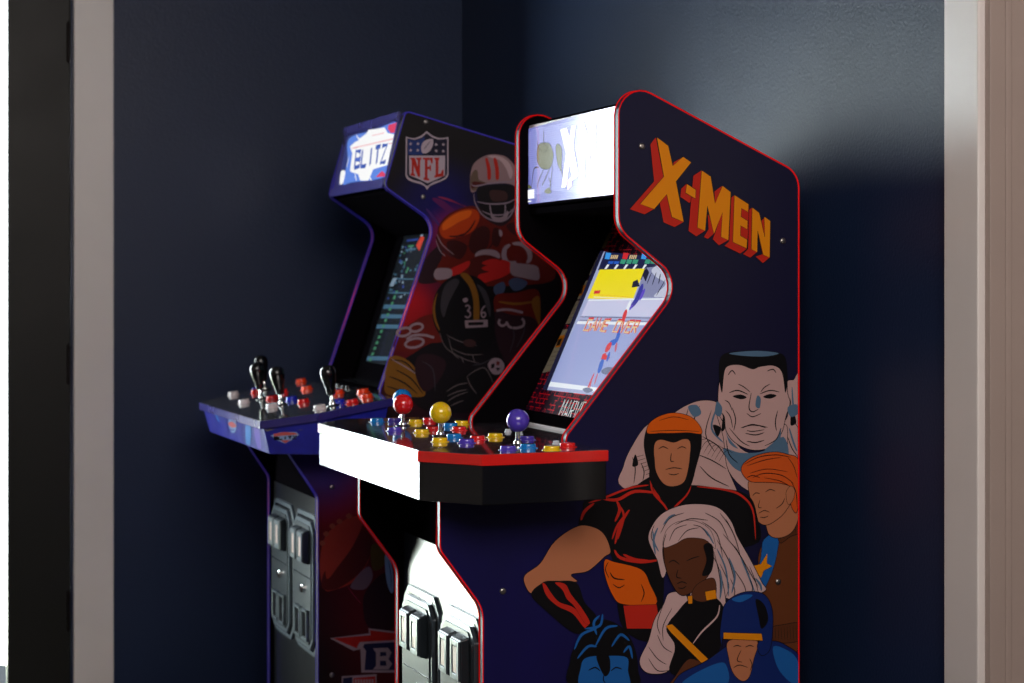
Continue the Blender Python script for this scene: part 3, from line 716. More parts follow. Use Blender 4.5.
        ('m_white','P',0,(-3213,1570,-2887,1584,-2749,1391,-2645,1601,-2447,1604,-2566,1190,-2289,615,-2605,539,-2749,860,-2927,431,-3156,427,-2927,1091)),
        ('m_white','P',0,(-2368,1145,-2094,1156,-2117,1035,-2383,1022)),
        ('m_white','P',0,(-2289,1618,-2055,1629,-1863,1353,-1710,1639,-1484,1641,-1446,536,-1657,518,-1672,1096,-1825,802,-1963,1086,-2017,522,-2273,506)),
        ('m_white','P',0,(-1387,1641,-1003,1650,-1003,1539,-1209,1536,-1209,1212,-1017,1216,-1017,1094,-1209,1086,-1209,703,-966,718,-966,569,-1387,563)),
        ('m_white','P',0,(-915,1651,-749,1657,-641,1169,-641,1659,-513,1659,-513,572,-641,565,-771,1061,-771,557,-915,551)),
        ('m_pink','P',0,(-2846,553,-2605,633,-2645,432,-2846,364)),
        ('m_white','P',0,(-5025,473,-4605,472,-4605,288,-5025,287)),
        ('m_white','P',0,(-4998,246,-4783,250,-4783,223,-4998,220)),
    ],
    'comic_card_top': [
        ('card2','P',0,(-5162,4097,-4770,4100,-4748,3759,-4911,3725)),
    ],
    'comic_card_upper': [
        ('card','P',0,(-5157,3638,-4744,3614,-4702,3110,-5095,3112)),
        ('cardline','U',9,(-5098,3582,-4771,3570)),
        ('cardline','U',9,(-5084,3498,-4752,3482)),
        ('cardline','U',9,(-5095,3416,-4733,3394)),
        ('cardline','U',9,(-5095,3322,-4763,3307)),
        ('cardline','U',9,(-5088,3223,-4757,3209)),
    ],
    'comic_card_picture': [
        ('card','P',0,(-5097,2975,-4721,2990,-4686,2566,-5073,2535)),
        ('amber','P',0,(-5078,2865,-4801,2881,-4724,2647,-5013,2618)),
        ('ink','P',0,(-5069,2810,-4926,2837,-4850,2674,-5010,2662)),
    ],
    'comic_card_middle': [
        ('card','P',0,(-5082,2497,-4689,2522,-4570,2000,-5052,1962)),
        ('cardline','U',9,(-5051,2399,-4720,2413)),
        ('cardline','U',9,(-5044,2300,-4714,2316)),
        ('cardline','U',9,(-5038,2202,-4707,2218)),
        ('cardline','U',9,(-5032,2104,-4701,2121)),
    ],
    'comic_card_lower': [
        ('card','P',0,(-5140,1835,-4645,1863,-4560,902,-5011,826)),
        ('cardline','U',9,(-4896,1316,-4580,1350)),
        ('cardline','U',9,(-4889,1219,-4574,1254)),
        ('cardline','U',9,(-4883,1123,-4592,1157)),
        ('cardline','U',9,(-4890,1015,-4575,1050)),
        ('amber','P',0,(-4958,1693,-4647,1729,-4603,1461,-4889,1424)),
        ('ink','P',0,(-4920,1612,-4754,1645,-4728,1484,-4886,1468)),
    ],
    'comic_word': [
        ('bright','U',38,(-3137,-100,-3175,326,-3070,73,-3011,330,-2973,-94)),
        ('bright','U',38,(-2905,-92,-2860,334,-2743,-86)),
        ('bright','U',38,(-2885,57,-2788,60)),
        ('bright','U',38,(-2675,-84,-2711,337,-2567,341,-2551,152,-2693,126)),
        ('bright','U',38,(-2629,128,-2515,-78)),
        ('bright','U',38,(-2484,343,-2369,-73,-2325,347)),
        ('bright','U',38,(-2102,352,-2259,348,-2224,-68,-2068,-62)),
        ('bright','U',38,(-2241,140,-2116,144)),
        ('bright','U',38,(-2036,354,-2002,-60,-1848,-54)),
    ],
    'comic_screen': [
        ('s_floor','P',0,(-4766,3658,-1317,3388,-463,2475,-1904,511,-4396,486)),
        ('s_dark','P',0,(-4633,3644,-1365,3439,-804,2839,-4550,3218)),
        ('s_cyan','P',0,(-4555,3626,-4273,3605,-4223,3463,-4473,3478)),
        ('s_red','P',0,(-3667,3609,-3399,3588,-3350,3450,-3590,3464)),
        ('s_cyan','P',0,(-2764,3592,-2507,3571,-2462,3436,-2690,3450)),
        ('s_gold','P',0,(-4217,3560,-4157,3559,-4127,3472,-4186,3473)),
        ('s_gold','P',0,(-4122,3559,-4063,3558,-4033,3471,-4092,3472)),
        ('s_gold','P',0,(-4027,3557,-3968,3556,-3939,3469,-3997,3470)),
        ('s_gold','P',0,(-3933,3555,-3875,3554,-3845,3468,-3903,3469)),
        ('s_gold','P',0,(-3288,3544,-3231,3543,-3203,3458,-3259,3459)),
        ('s_gold','P',0,(-3197,3542,-3141,3541,-3112,3457,-3169,3457)),
        ('s_gold','P',0,(-3107,3541,-3051,3540,-3023,3455,-3079,3456)),
        ('s_gold','P',0,(-3017,3539,-2962,3538,-2934,3454,-2989,3455)),
        ('s_blue','P',0,(-4213,3420,-3948,3411,-3958,3352,-4199,3360)),
        ('s_blue','P',0,(-3918,3416,-3657,3406,-3667,3348,-3905,3356)),
        ('s_green','P',0,(-3625,3454,-3363,3439,-3357,3344,-3597,3358)),
        ('s_green','P',0,(-3328,3449,-3069,3435,-3064,3340,-3300,3354)),
        ('s_green','P',0,(-3035,3445,-2780,3430,-2775,3337,-3007,3350)),
        ('s_green','P',0,(-2451,3436,-2204,3422,-2199,3329,-2425,3343)),
        ('s_green','P',0,(-2182,3432,-1938,3418,-1934,3326,-2156,3339)),
        ('s_white','P',0,(-4206,3344,-4082,3337,-4142,3235,-4242,3242)),
        ('s_white','P',0,(-3737,3338,-3616,3331,-3674,3231,-3772,3237)),
        ('s_white','P',0,(-3279,3333,-3160,3326,-3218,3227,-3313,3233)),
        ('s_white','P',0,(-2831,3327,-2716,3320,-2772,3222,-2865,3228)),
        ('s_white','P',0,(-2394,3322,-2281,3315,-2336,3218,-2427,3224)),
        ('s_yellow','P',0,(-4464,3228,-2303,3228,-2178,2553,-4398,2557)),
        ('s_white','U',10,(-4117,2597,-2198,2574)),
        ('s_red','P',0,(-4232,2741,-3925,2752,-3895,2678,-4189,2666)),
        ('s_orange','U',8,(-4137,2650,-3021,2630,-2335,2603)),
        ('s_grey','P',0,(-2269,3248,-1223,3287,-527,2596,-2121,2605)),
        ('s_mid','S',0,(-1954,3194,-1657,3318,-1129,3187,-572,2644,-989,2612,-1319,2640,-1049,2889,-1599,3040)),
        ('s_ink','L',40,(-1904,3143,-1869,2889)),
        ('s_ink','L',40,(-1695,3141,-1611,2859)),
        ('s_ink','L',40,(-1480,3109,-1352,2889)),
        ('s_ink','L',40,(-1143,2988,-1218,2641)),
        ('s_ink','P',0,(-2560,2941,-2394,2992,-2137,2839,-2488,2813)),
        ('s_ink','P',0,(-2280,3094,-2237,3248,-2010,3144,-1971,2940)),
        ('s_white','P',0,(-4292,2536,-576,2596,-915,2534,-4306,2504)),
        ('s_pale','P',0,(-4306,2504,-696,2566,-604,2207,-4285,2166)),
        ('s_ink','U',12,(-4305,2139,-773,2174)),
        ('s_ink','U',10,(-4274,2065,-709,2107)),
        ('s_white','P',0,(-4347,2042,-789,2086,-932,2024,-4351,1978)),
        ('s_floor2','P',0,(-4339,1967,-923,2015,-1869,637,-4378,672)),
        ('s_white','P',0,(-4326,670,-1908,675,-1862,588,-4332,564)),
        ('s_ink','P',0,(-4876,3671,-4686,3662,-4243,484,-4491,480)),
        ('s_navy','L',220,(-2080,2890,-1995,2585,-2115,2382)),
        ('s_violet','L',140,(-1876,2788,-1842,2536)),
        ('s_white','L',140,(-2264,2532,-2179,2229)),
        ('s_red','L',160,(-2278,2329,-2136,2077)),
        ('s_violet','L',100,(-2059,2433,-2119,2331)),
        ('s_blue','L',160,(-2196,1975,-2058,1676,-2327,1617)),
        ('s_red','L',220,(-2327,1617,-2234,1418)),
        ('s_rose','L',80,(-2009,1628,-1866,1433)),
        ('s_red','L',120,(-2237,1368,-2347,1313,-2005,1302)),
        ('s_blue','L',180,(-2297,1265,-2159,970)),
        ('s_blue','L',100,(-2037,1226,-2128,1423)),
        ('s_rose','L',60,(-2212,967,-2124,722)),
        ('s_red','L',68,(-2371,959,-2342,609)),
        ('s_rose','L',48,(-2328,810,-2239,565)),
        ('s_shadow','S',0,(-2103,1023,-1914,1107,-1581,1098,-1681,984,-1925,957)),
        ('s_shadow','S',0,(-2556,596,-2382,647,-2068,615,-2268,538)),
        ('s_red','U',60,(-3591,2110,-3821,2111,-3803,1847,-3573,1848,-3582,1979,-3674,1979)),
        ('s_red','U',60,(-3510,1848,-3413,2109,-3284,1849)),
        ('s_red','U',60,(-3470,1940,-3335,1940)),
        ('s_red','U',60,(-3221,1849,-3238,2109,-3116,1953,-3015,2108,-2998,1850)),
        ('s_red','U',60,(-2733,2107,-2953,2108,-2936,1850,-2717,1851)),
        ('s_red','U',60,(-2945,1979,-2769,1979)),
        ('s_red','U',60,(-2395,2106,-2182,2105,-2167,1852,-2380,1852,-2396,2118)),
        ('s_red','U',60,(-2122,2105,-2003,1853,-1912,2104)),
        ('s_red','U',60,(-1646,2103,-1854,2104,-1840,1853,-1633,1854)),
        ('s_red','U',60,(-1847,1978,-1681,1978)),
        ('s_red','U',60,(-1576,1854,-1589,2103,-1405,2102,-1399,1991,-1582,1978)),
        ('s_red','U',60,(-1500,1978,-1372,1855)),
        ('s_gold','U',40,(-3616,2078,-3846,2079,-3837,1846,-3608,1847,-3612,1963,-3703,1963)),
        ('s_gold','U',40,(-3544,1847,-3438,2078,-3317,1848)),
        ('s_gold','U',40,(-3501,1928,-3365,1928)),
        ('s_gold','U',40,(-3255,1848,-3262,2077,-3146,1940,-3039,2076,-3032,1849)),
        ('s_gold','U',40,(-2757,2076,-2977,2076,-2970,1849,-2750,1850)),
        ('s_gold','U',40,(-2973,1963,-2797,1963)),
        ('s_gold','U',40,(-2419,2075,-2205,2074,-2199,1852,-2412,1851,-2419,2086)),
        ('s_gold','U',40,(-2146,2074,-2034,1852,-1935,2073)),
        ('s_gold','U',40,(-1669,2072,-1877,2073,-1871,1853,-1664,1853)),
        ('s_gold','U',40,(-1874,1963,-1708,1963)),
        ('s_gold','U',40,(-1606,1853,-1612,2072,-1427,2072,-1425,1974,-1609,1963)),
        ('s_gold','U',40,(-1527,1963,-1402,1854)),
    ],
    'football_marquee': [
        ('m_navy','P',0,(-4554,1384,54,1413,-97,-23,-4438,43)),
        ('m_blue2','S',0,(-4368,1303,-2182,1340,-176,1374,-248,738,-151,52,-3099,56,-4017,64,-4029,670)),
        ('m_white','P',0,(-3825,1390,-3322,1221,-2740,1323,-2654,1400,-1990,1366,-1214,1342,-819,1166,-89,1066,122,949,-110,728,-85,327,-1406,290,-1621,15,-2365,57,-2727,246,-3305,323,-3577,383,-3723,865,-4106,1066,-3722,1158,-3366,1182)),
        ('m_red','P',0,(-903,1376,-54,1383,3,1118,-536,1143,-896,1274)),
        ('m_red','P',0,(-1039,72,-589,199,-202,87,-274,39)),
        ('m_pink','P',0,(-3907,1025,-38,994,-57,948,-3814,984)),
        ('m_pink','P',0,(-2240,1228,-1120,1211,-1124,1178,-2145,1195)),
        ('m_red','U',14,(-3636,988,-3293,988)),
        ('m_red','U',14,(-542,873,-143,866)),
        ('m_blue3','U',120,(-3182,435,-3383,892,-2969,863,-2890,681,-3237,662,-2826,635,-2747,455,-3182,435)),
        ('m_blue3','U',120,(-2779,883,-2583,431,-2149,428)),
        ('m_blue3','U',120,(-1975,870,-1786,426)),
        ('m_blue3','U',120,(-1615,865,-1197,858)),
        ('m_blue3','U',120,(-1405,862,-1221,423)),
        ('m_blue3','U',120,(-1053,856,-645,850,-872,420,-467,418)),
        ('m_white','S',0,(-4464,394,-4285,444,-4025,389,-3962,190,-4049,66,-4317,89)),
        ('m_white','L',40,(-3974,796,-3968,493)),
        ('m_white','L',40,(-3036,265,-2746,79)),
        ('m_white','L',40,(-1717,144,-1329,-1)),
    ],
    'football_screen': [
        ('f_dark','P',0,(-3991,4175,521,4037,3351,715,-4100,526)),
        ('f_dark','P',0,(-3989,3893,-1609,3833,-1400,506,-3987,531)),
        ('f_cyan','P',0,(-3949,2108,-462,2124,-380,2033,-3975,1996)),
        ('f_cyan','P',0,(-3915,1843,-631,1874,-548,1784,-3941,1731)),
        ('f_cyan','P',0,(-4094,1560,-592,1613,-509,1524,-4120,1447)),
        ('f_cyan','P',0,(-4031,689,-446,806,-364,719,-4057,577)),
        ('f_green','P',0,(-3309,2488,-3111,2488,-3120,2405,-3317,2405)),
        ('f_green','P',0,(-3350,2335,-3152,2336,-3161,2254,-3358,2252)),
        ('f_green','P',0,(-3391,2183,-3193,2184,-3201,2102,-3399,2100)),
        ('f_green','P',0,(-3432,2030,-3234,2032,-3242,1949,-3440,1947)),
        ('f_green','P',0,(-3473,1877,-3275,1880,-3283,1797,-3482,1794)),
        ('f_green','P',0,(-3514,1724,-3316,1728,-3324,1645,-3523,1641)),
        ('f_green','P',0,(-3556,1571,-3357,1575,-3365,1492,-3564,1488)),
        ('f_green','P',0,(-3597,1418,-3398,1423,-3406,1340,-3605,1335)),
        ('f_green','P',0,(-3638,1264,-3439,1270,-3447,1187,-3646,1181)),
        ('f_green','P',0,(-3679,1111,-3480,1117,-3488,1034,-3688,1027)),
        ('f_green','P',0,(-3721,957,-3521,964,-3529,881,-3729,874)),
        ('f_green','P',0,(-3762,803,-3562,811,-3570,727,-3770,720)),
        ('f_green','P',0,(-3804,649,-3603,657,-3611,574,-3812,566)),
        ('f_white','P',0,(-3774,3317,-3634,3315,-3611,3245,-3751,3247)),
        ('f_cyan','P',0,(-3890,2551,-3757,2551,-3738,2485,-3871,2485)),
        ('f_cyan','P',0,(-3914,3488,-3799,3486,-3789,3429,-3904,3431)),
        ('f_white','P',0,(-3198,3665,-3042,3662,-3010,3582,-3166,3585)),
        ('f_white','P',0,(-2766,2363,-2639,2364,-2620,2299,-2747,2298)),
        ('f_white','P',0,(-3252,2924,-3080,2923,-3040,2836,-3213,2836)),
        ('f_cyan','P',0,(-3809,2959,-3695,2958,-3685,2901,-3799,2902)),
        ('f_cyan','P',0,(-3442,3629,-3285,3625,-3254,3546,-3410,3549)),
        ('f_white','P',0,(-2894,3640,-2808,3638,-2810,3595,-2896,3596)),
        ('f_cyan','P',0,(-3960,2973,-3886,2973,-3895,2936,-3969,2936)),
        ('f_green','P',0,(-2972,3044,-2823,3043,-2794,2967,-2944,2968)),
        ('f_cyan','P',0,(-3134,2910,-3036,2910,-3032,2860,-3131,2861)),
        ('f_cyan','P',0,(-3572,2739,-3442,2739,-3423,2673,-3553,2674)),
        ('f_cyan','P',0,(-3364,3050,-3249,3049,-3237,2991,-3353,2991)),
        ('f_blue','P',0,(-3837,2307,-3723,2308,-3713,2251,-3827,2250)),
        ('f_white','P',0,(-3063,3569,-2994,3568,-3004,3532,-3073,3534)),
        ('f_blue','P',0,(-2885,2638,-2726,2638,-2692,2558,-2851,2557)),
        ('f_green','P',0,(-3352,3287,-3231,3285,-3217,3224,-3337,3225)),
        ('f_white','P',0,(-3899,3714,-3801,3712,-3799,3663,-3897,3665)),
        ('f_green','P',0,(-2626,3698,-2493,3695,-2471,3627,-2605,3630)),
        ('f_white','P',0,(-3278,3370,-3138,3368,-3115,3298,-3254,3300)),
        ('f_green','P',0,(-3335,2370,-3202,2371,-3182,2304,-3315,2303)),
        ('f_cyan','P',0,(-2491,3698,-2413,3696,-2418,3657,-2496,3658)),
        ('f_cyan','P',0,(-2189,3185,-2074,3183,-2061,3124,-2176,3125)),
        ('f_green','P',0,(-2936,3116,-2775,3114,-2741,3032,-2902,3034)),
        ('f_blue','P',0,(-3498,2487,-3386,2487,-3376,2431,-3488,2430)),
        ('f_white','P',0,(-3285,2763,-3194,2763,-3194,2717,-3285,2717)),
        ('f_green','P',0,(-3603,3542,-3510,3540,-3510,3494,-3603,3495)),
        ('f_cyan','P',0,(-3702,2536,-3603,2537,-3600,2488,-3699,2487)),
        ('f_cyan','P',0,(-3311,3166,-3183,3164,-3165,3099,-3293,3101)),
        ('f_white','P',0,(-3004,2751,-2872,2750,-2852,2683,-2984,2683)),
        ('f_cyan','P',0,(-2281,3098,-2117,3096,-2081,3012,-2244,3013)),
        ('f_green','P',0,(-3249,3205,-3172,3205,-3178,3166,-3256,3166)),
        ('f_cyan','P',0,(-3956,3725,-3864,3723,-3865,3678,-3957,3679)),
        ('f_cyan','P',0,(-2833,3628,-2757,3627,-2763,3588,-2839,3590)),
        ('f_white','P',0,(-3882,3586,-3773,3584,-3766,3529,-3874,3531)),
        ('f_blue','P',0,(-3655,3706,-3546,3704,-3538,3649,-3647,3651)),
        ('f_white','P',0,(-2824,2351,-2708,2351,-2695,2293,-2811,2292)),
        ('f_green','P',0,(-2035,2513,-1924,2513,-1912,2456,-2023,2455)),
        ('f_blue','P',0,(-3789,3336,-3637,3334,-3609,3258,-3760,3260)),
        ('f_cyan','P',0,(-2643,3068,-2524,3067,-2509,3006,-2628,3007)),
        ('f_cyan','P',0,(-2976,2356,-2895,2357,-2899,2316,-2980,2315)),
        ('f_white','P',0,(-2506,2414,-2411,2415,-2407,2366,-2503,2365)),
        ('f_cyan','P',0,(-3536,2743,-3429,2743,-3421,2689,-3529,2689)),
        ('f_cyan','P',0,(-3621,3266,-3493,3265,-3477,3201,-3604,3202)),
        ('f_cyan','P',0,(-3620,3306,-3463,3304,-3432,3225,-3589,3227)),
        ('f_cyan','P',0,(-3868,2836,-1486,2806,-1456,2773,-3879,2801)),
        ('f_cyan','P',0,(-3865,2451,-1151,2440,-1121,2407,-3876,2416)),
        ('f_white','P',0,(-3868,2836,-3532,2835,-3651,2612,-3989,2612)),
        ('f_green','P',0,(-3809,4052,-2631,4053,-2700,4014,-3829,4004)),
        ('f_red','P',0,(-2737,3712,-2553,3969,-2246,3906,-2338,3553)),
        ('f_green','P',0,(-3393,3727,-2924,3730,-2958,3676,-3428,3672)),
        ('f_blue','P',0,(-3653,3887,-2703,3904,-2738,3850,-3666,3831)),
        ('f_white','P',0,(-2631,4053,-2417,4047,-2406,3944,-2620,3950)),
        ('f_cyan','P',0,(-3515,3625,-2672,3642,-2663,3587,-3557,3577)),
    ],
    'deck_front_print': [
        ('p_blue','S',0,(-5176,-70,-4500,-23,-4680,-470,-5362,-523)),
        ('p_blue','S',0,(-3413,53,-3109,-10,-3397,-538,-3921,-496)),
        ('p_cyan','S',0,(-685,43,-279,-45,-953,-539,-1328,-490)),
        ('p_violet','S',0,(89,-17,631,25,300,-470,-158,-510)),
        ('p_blue','S',0,(-1817,-163,-1423,-133,-1567,-470,-1864,-495)),
        ('p_cyan','S',0,(-4327,32,-4107,47,-3977,-158,-4196,-174)),
        ('p_white','S',0,(-2808,-72,-2271,29,-1904,-14,-1921,-130,-2377,-322,-2759,-361,-2917,-248)),
        ('p_red','S',0,(-2896,-141,-2324,-57,-1932,-139,-2585,-222)),
        ('p_blue','P',0,(-2933,-291,-2286,-249,-2413,-292,-2938,-325)),
    ],
    'deck_corner_print': [
        ('p_gold','L',34,(-22,113,43,-22,217,19,671,33,897,20,946,184)),
        ('p_gold','L',26,(152,154,160,18)),
        ('p_gold','L',26,(492,159,475,30)),
        ('p_gold','L',26,(814,174,822,35)),
        ('p_white','P',0,(128,-138,362,-57,741,-44,811,-109,651,-228,454,-328,271,-253)),
        ('p_red','P',0,(207,-98,457,-48,702,-60,774,-106,202,-160)),
        ('p_red','P',0,(347,-252,594,-241,463,-321)),
        ('p_ink','U',36,(211,-238,216,-176,291,-174,289,-199,222,-206,297,-205,295,-230,211,-238)),
        ('p_ink','U',36,(325,-169,320,-232,404,-227)),
        ('p_ink','U',36,(476,-160,471,-222)),
        ('p_ink','U',36,(543,-156,626,-151)),
        ('p_ink','U',36,(585,-153,580,-216)),
        ('p_ink','U',36,(651,-149,735,-144,647,-212,730,-207)),
    ],
}

PAL = {  # colours as they look on the panels
 'amber': (206, 124, 8), 'amber2': (120, 78, 22), 'balldark': (74, 20, 18), 'ballred': (140, 46, 36), 'blue': (24, 84, 150), 'blue2': (34, 52, 110), 'bluedeep': (16, 34, 92), 'brown': (92, 48, 24),
 'browndark': (82, 44, 26), 'card': (150, 144, 124), 'card2': (96, 92, 40), 'cardline': (90, 86, 76), 'dark': (18, 13, 18), 'dark2': (40, 20, 28), 'glove': (176, 30, 28), 'greyglove': (104, 84, 100), 'hair': (184, 152, 150),
 'hair_orange': (190, 78, 26), 'helmet': (140, 112, 116), 'helmet_sh': (96, 78, 66), 'ink': (9, 8, 11), 'ink2': (14, 12, 15), 'jersey': (92, 20, 12), 'jersey_lit': (176, 56, 12), 'jersey_hot': (214, 92, 18), 'jersey_dark': (54, 14, 14), 'helmet_hi': (176, 148, 152), 'shine': (54, 50, 56), 'knit': (80, 42, 22), 'lace': (128, 64, 50),
 'magenta': (88, 26, 84), 'mask': (136, 118, 132), 'mask2': (92, 82, 84), 'navy': (26, 24, 44), 'navy2': (26, 26, 58), 'olive': (76, 62, 24), 'orange': (196, 82, 8), 'pale': (176, 142, 138), 'paleblue': (120, 150, 190),
 'red': (172, 34, 22), 'red2': (96, 22, 18), 'redlit': (150, 26, 22), 'rose': (140, 40, 70), 'skin': (168, 104, 72), 'skindark': (60, 36, 36), 'sleeve': (70, 24, 30), 'steel': (74, 100, 124), 'towel': (62, 74, 104),
 'bright': (235, 225, 232), 'violet': (70, 40, 106), 'white': (176, 160, 172), 'white2': (138, 118, 128),
 'p_blue': (60, 60, 150), 'p_cyan': (70, 130, 200), 'p_gold': (110, 106, 92), 'p_ink': (14, 14, 24), 'p_red': (190, 90, 90), 'p_violet': (110, 90, 190), 'p_white': (130, 160, 200),
 'm_lav': (134, 138, 200), 'm_blue': (110, 114, 184), 'm_pale': (196, 196, 226), 'm_line': (104, 108, 176), 'm_olive': (92, 94, 66), 'm_ink': (62, 60, 36), 'm_white': (252, 252, 250), 'm_pink': (236, 196, 200), 'm_navy': (36, 48, 110), 'm_blue2': (90, 130, 220),
 'm_blue3': (52, 84, 170), 'm_red': (214, 60, 96),
 's_floor': (160, 168, 206), 's_floor2': (150, 160, 208), 's_dark': (30, 34, 70), 's_cyan': (60, 150, 230), 's_red': (206, 44, 50), 's_gold': (220, 190, 140), 's_blue': (40, 90, 190), 's_green': (60, 150, 120), 's_white': (226, 232, 240),
 's_yellow': (236, 218, 30), 's_orange': (220, 150, 30), 's_grey': (130, 134, 170), 's_mid': (190, 194, 214), 's_ink': (26, 26, 50), 's_pale': (196, 198, 226), 's_navy': (50, 50, 150), 's_violet': (90, 70, 190), 's_rose': (190, 90, 110), 's_shadow': (100, 108, 140),
 'f_dark': (10, 16, 22), 'f_cyan': (60, 96, 122), 'f_green': (60, 120, 90), 'f_white': (120, 140, 160), 'f_blue': (40, 60, 130), 'f_red': (190, 60, 40),
}
GAIN = {'print': 1.25, 'deckprint': 1.4, 'screen': 1.0, 'marquee': 1.0}

def catmull(p, closed, n=5):
    out = []; N = len(p)
    rng = range(N) if closed else range(N - 1)
    for i in rng:
        p0 = p[i - 1] if (closed or i > 0) else p[0]
        p1 = p[i]; p2 = p[(i + 1) % N]; p3 = p[(i + 2) % N] if (closed or i + 2 < N) else p[-1]
        for k in range(n):
            t = k / n
            out.append(tuple(.5 * ((2 * p1[j]) + (-p0[j] + p2[j]) * t + (2 * p0[j] - 5 * p1[j] + 4 * p2[j] - p3[j]) * t * t + (-p0[j] + 3 * p1[j] - 3 * p2[j] + p3[j]) * t ** 3) for j in (0, 1)))
    if not closed: out.append(p[-1])
    return [q for i, q in enumerate(out) if math.dist(q, out[i - 1]) > 2e-5]

def clip(poly, rect):
    for ax, s, lim in ((0, 1, rect[0]), (0, -1, rect[1]), (1, 1, rect[2]), (1, -1, rect[3])):
        out = []
        for i in range(len(poly)):
            a = poly[i - 1]; b = poly[i]
            ia = s * a[ax] >= s * lim; ib = s * b[ax] >= s * lim
            if ia != ib:
                t = (lim - a[ax]) / (b[ax] - a[ax]); out.append((a[0] + (b[0] - a[0]) * t, a[1] + (b[1] - a[1]) * t))
            if ib: out.append(b)
        poly = out
        if len(poly) < 3: return None
    return poly

def ribbon(p, w, taper, closed=False):
    q = []; n = len(p)
    sides = []
    for i in range(n):
        a = p[i - 1] if (i > 0 or closed) else p[i]; b = p[(i + 1) % n] if (i < n - 1 or closed) else p[i]
        dx, dy = b[0] - a[0], b[1] - a[1]; l = math.hypot(dx, dy) or 1
        h = w / 2
        if taper: h *= .25 + .75 * math.sin(math.pi * min(1, max(0, i / (n - 1)))) ** .6 if n > 2 else 1
        sides.append(((p[i][0] - dy / l * h, p[i][1] + dx / l * h), (p[i][0] + dy / l * h, p[i][1] - dx / l * h)))
    m = n if closed else n - 1
    for i in range(m):
        s, e = sides[i], sides[(i + 1) % n]
        q.append([s[0], e[0], e[1], s[1]])
    return q

def artwork(name, key, frame, material, parent, rect, step=.00006, base=.0003, label=None):
    O, U, V = (Vector(v) for v in FRAMES[frame]); N = U.cross(V).normalized()
    bm = bmesh.new(); cl = bm.loops.layers.float_color.new('Col')
    boxes = []; g = GAIN[material]
    for col, kind, w, raw in ART[key]:
        p = [(raw[i] / 1e4, raw[i + 1] / 1e4) for i in range(0, len(raw), 2)]
        w = w / 1e4
        jobs = []
        if kind in 'PS':
            q = catmull(p, True) if kind == 'S' else p
            if w: jobs.append(('ink', ribbon(q, w * 1.0, False, True)))
            jobs.append((col, [q]))
            if w: jobs.reverse()
        else:
            if kind == 'O': q = catmull(p, True); jobs.append((col, ribbon(q, w, False, True)))
            else:
                q = catmull(p, False) if kind in 'LV' else p
                jobs.append((col, ribbon(q, w, kind == 'L')))
            if kind == 'U':       # square off the joints
                for c in p[1:-1]: jobs[-1][1].append([(c[0] - w * .4, c[1] - w * .4), (c[0] + w * .4, c[1] - w * .4), (c[0] + w * .4, c[1] + w * .4), (c[0] - w * .4, c[1] + w * .4)])
        for c, polys in jobs:
            xs = [v[0] for pl in polys for v in pl]; ys = [v[1] for pl in polys for v in pl]
            bb = (min(xs), max(xs), min(ys), max(ys))
            lay = 1 + max([b[4] for b in boxes if b[0] < bb[1] and b[1] > bb[0] and b[2] < bb[3] and b[3] > bb[2]], default=0)
            boxes.append(bb + (lay,))
            rgb = tuple(min(.92, v * g) for v in lin(PAL[c])) + (1,)
            for pl in polys:
                pl = clip(pl, rect)
                if not pl: continue
                vs = [bm.verts.new(O + U * a + V * b + N * (base + step * lay)) for a, b in pl]
                for t in tessellate_polygon([[Vector((a, b, 0)) for a, b in pl]]):
                    try: f = bm.faces.new([vs[i] for i in t])
                    except ValueError: continue
                    if f.calc_area() < 1e-10: bm.faces.remove(f); continue
                    f.normal_update()
                    if f.normal.dot(N) < 0: f.normal_flip()
                    for lp in f.loops: lp[cl] = rgb
    me = bpy.data.meshes.new(name); bm.to_mesh(me); bm.free(); me.materials.append(M[material])
    o = bpy.data.objects.new(name, me)
    if label: o['label'] = label
    return link(o, parent)

# ------------------------------------------------------------------ cabinet pieces
def side_panels(root, outline, panel_mat, trim_mat):
    out = []
    for k, y0 in enumerate((0, WIDE - TH)):
        bm = bmesh.new()
        prism(bm, outline, lambda x, z: (x, y0, z), lambda x, z: (x, y0 + TH, z))
        yi = TH if k == 0 else y0
        for f in bm.faces:
            if all(abs(v.co.y - yi) < 1e-5 for v in f.verts): f.material_index = 1
        p = done('side_panel', bm, [panel_mat, M['inner']], root)
        bm = bmesh.new(); n = len(outline)
        rings = []
        for i in range(n):
            a = Vector(outline[i - 1]); b = Vector(outline[(i + 1) % n]); c = Vector(outline[i])
            d = (b - a).normalized(); nn = Vector((d.y, -d.x))
            sec = [(-.0008, -.0012), (-.0008, .0012), (.003, .0036), (TH - .003, .0036), (TH + .0008, .0012), (TH + .0008, -.002)]
            rings.append([bm.verts.new((c.x - nn.x * h * SG, y0 + yy, c.y - nn.y * h * SG)) for yy, h in sec])
        for i in range(n):
            A, B = rings[i], rings[(i + 1) % n]
            for j in range(len(A) - 1): bm.faces.new((A[j], A[j + 1], B[j + 1], B[j]))
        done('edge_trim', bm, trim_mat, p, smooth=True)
        out.append(p)
    return out
SG = 1

def area2(pts): return sum(pts[i - 1][0] * pts[i][1] - pts[i][0] * pts[i - 1][1] for i in range(len(pts)))

def bolt(x, z, parent, y=0):
    bm = bmesh.new()
    ax = Matrix.Translation((x, y, z)) @ Matrix.Rotation(math.pi / 2, 4, 'X')
    lathe(bm, [(0, -.001), (.0062, -.001), (.0062, .0008), (.0045, .0026), (.002, .0030), (0, .0024)], 0, 0, 0, n=14, axis=ax)
    done('bolt', bm, M['steel'], parent, smooth=True)

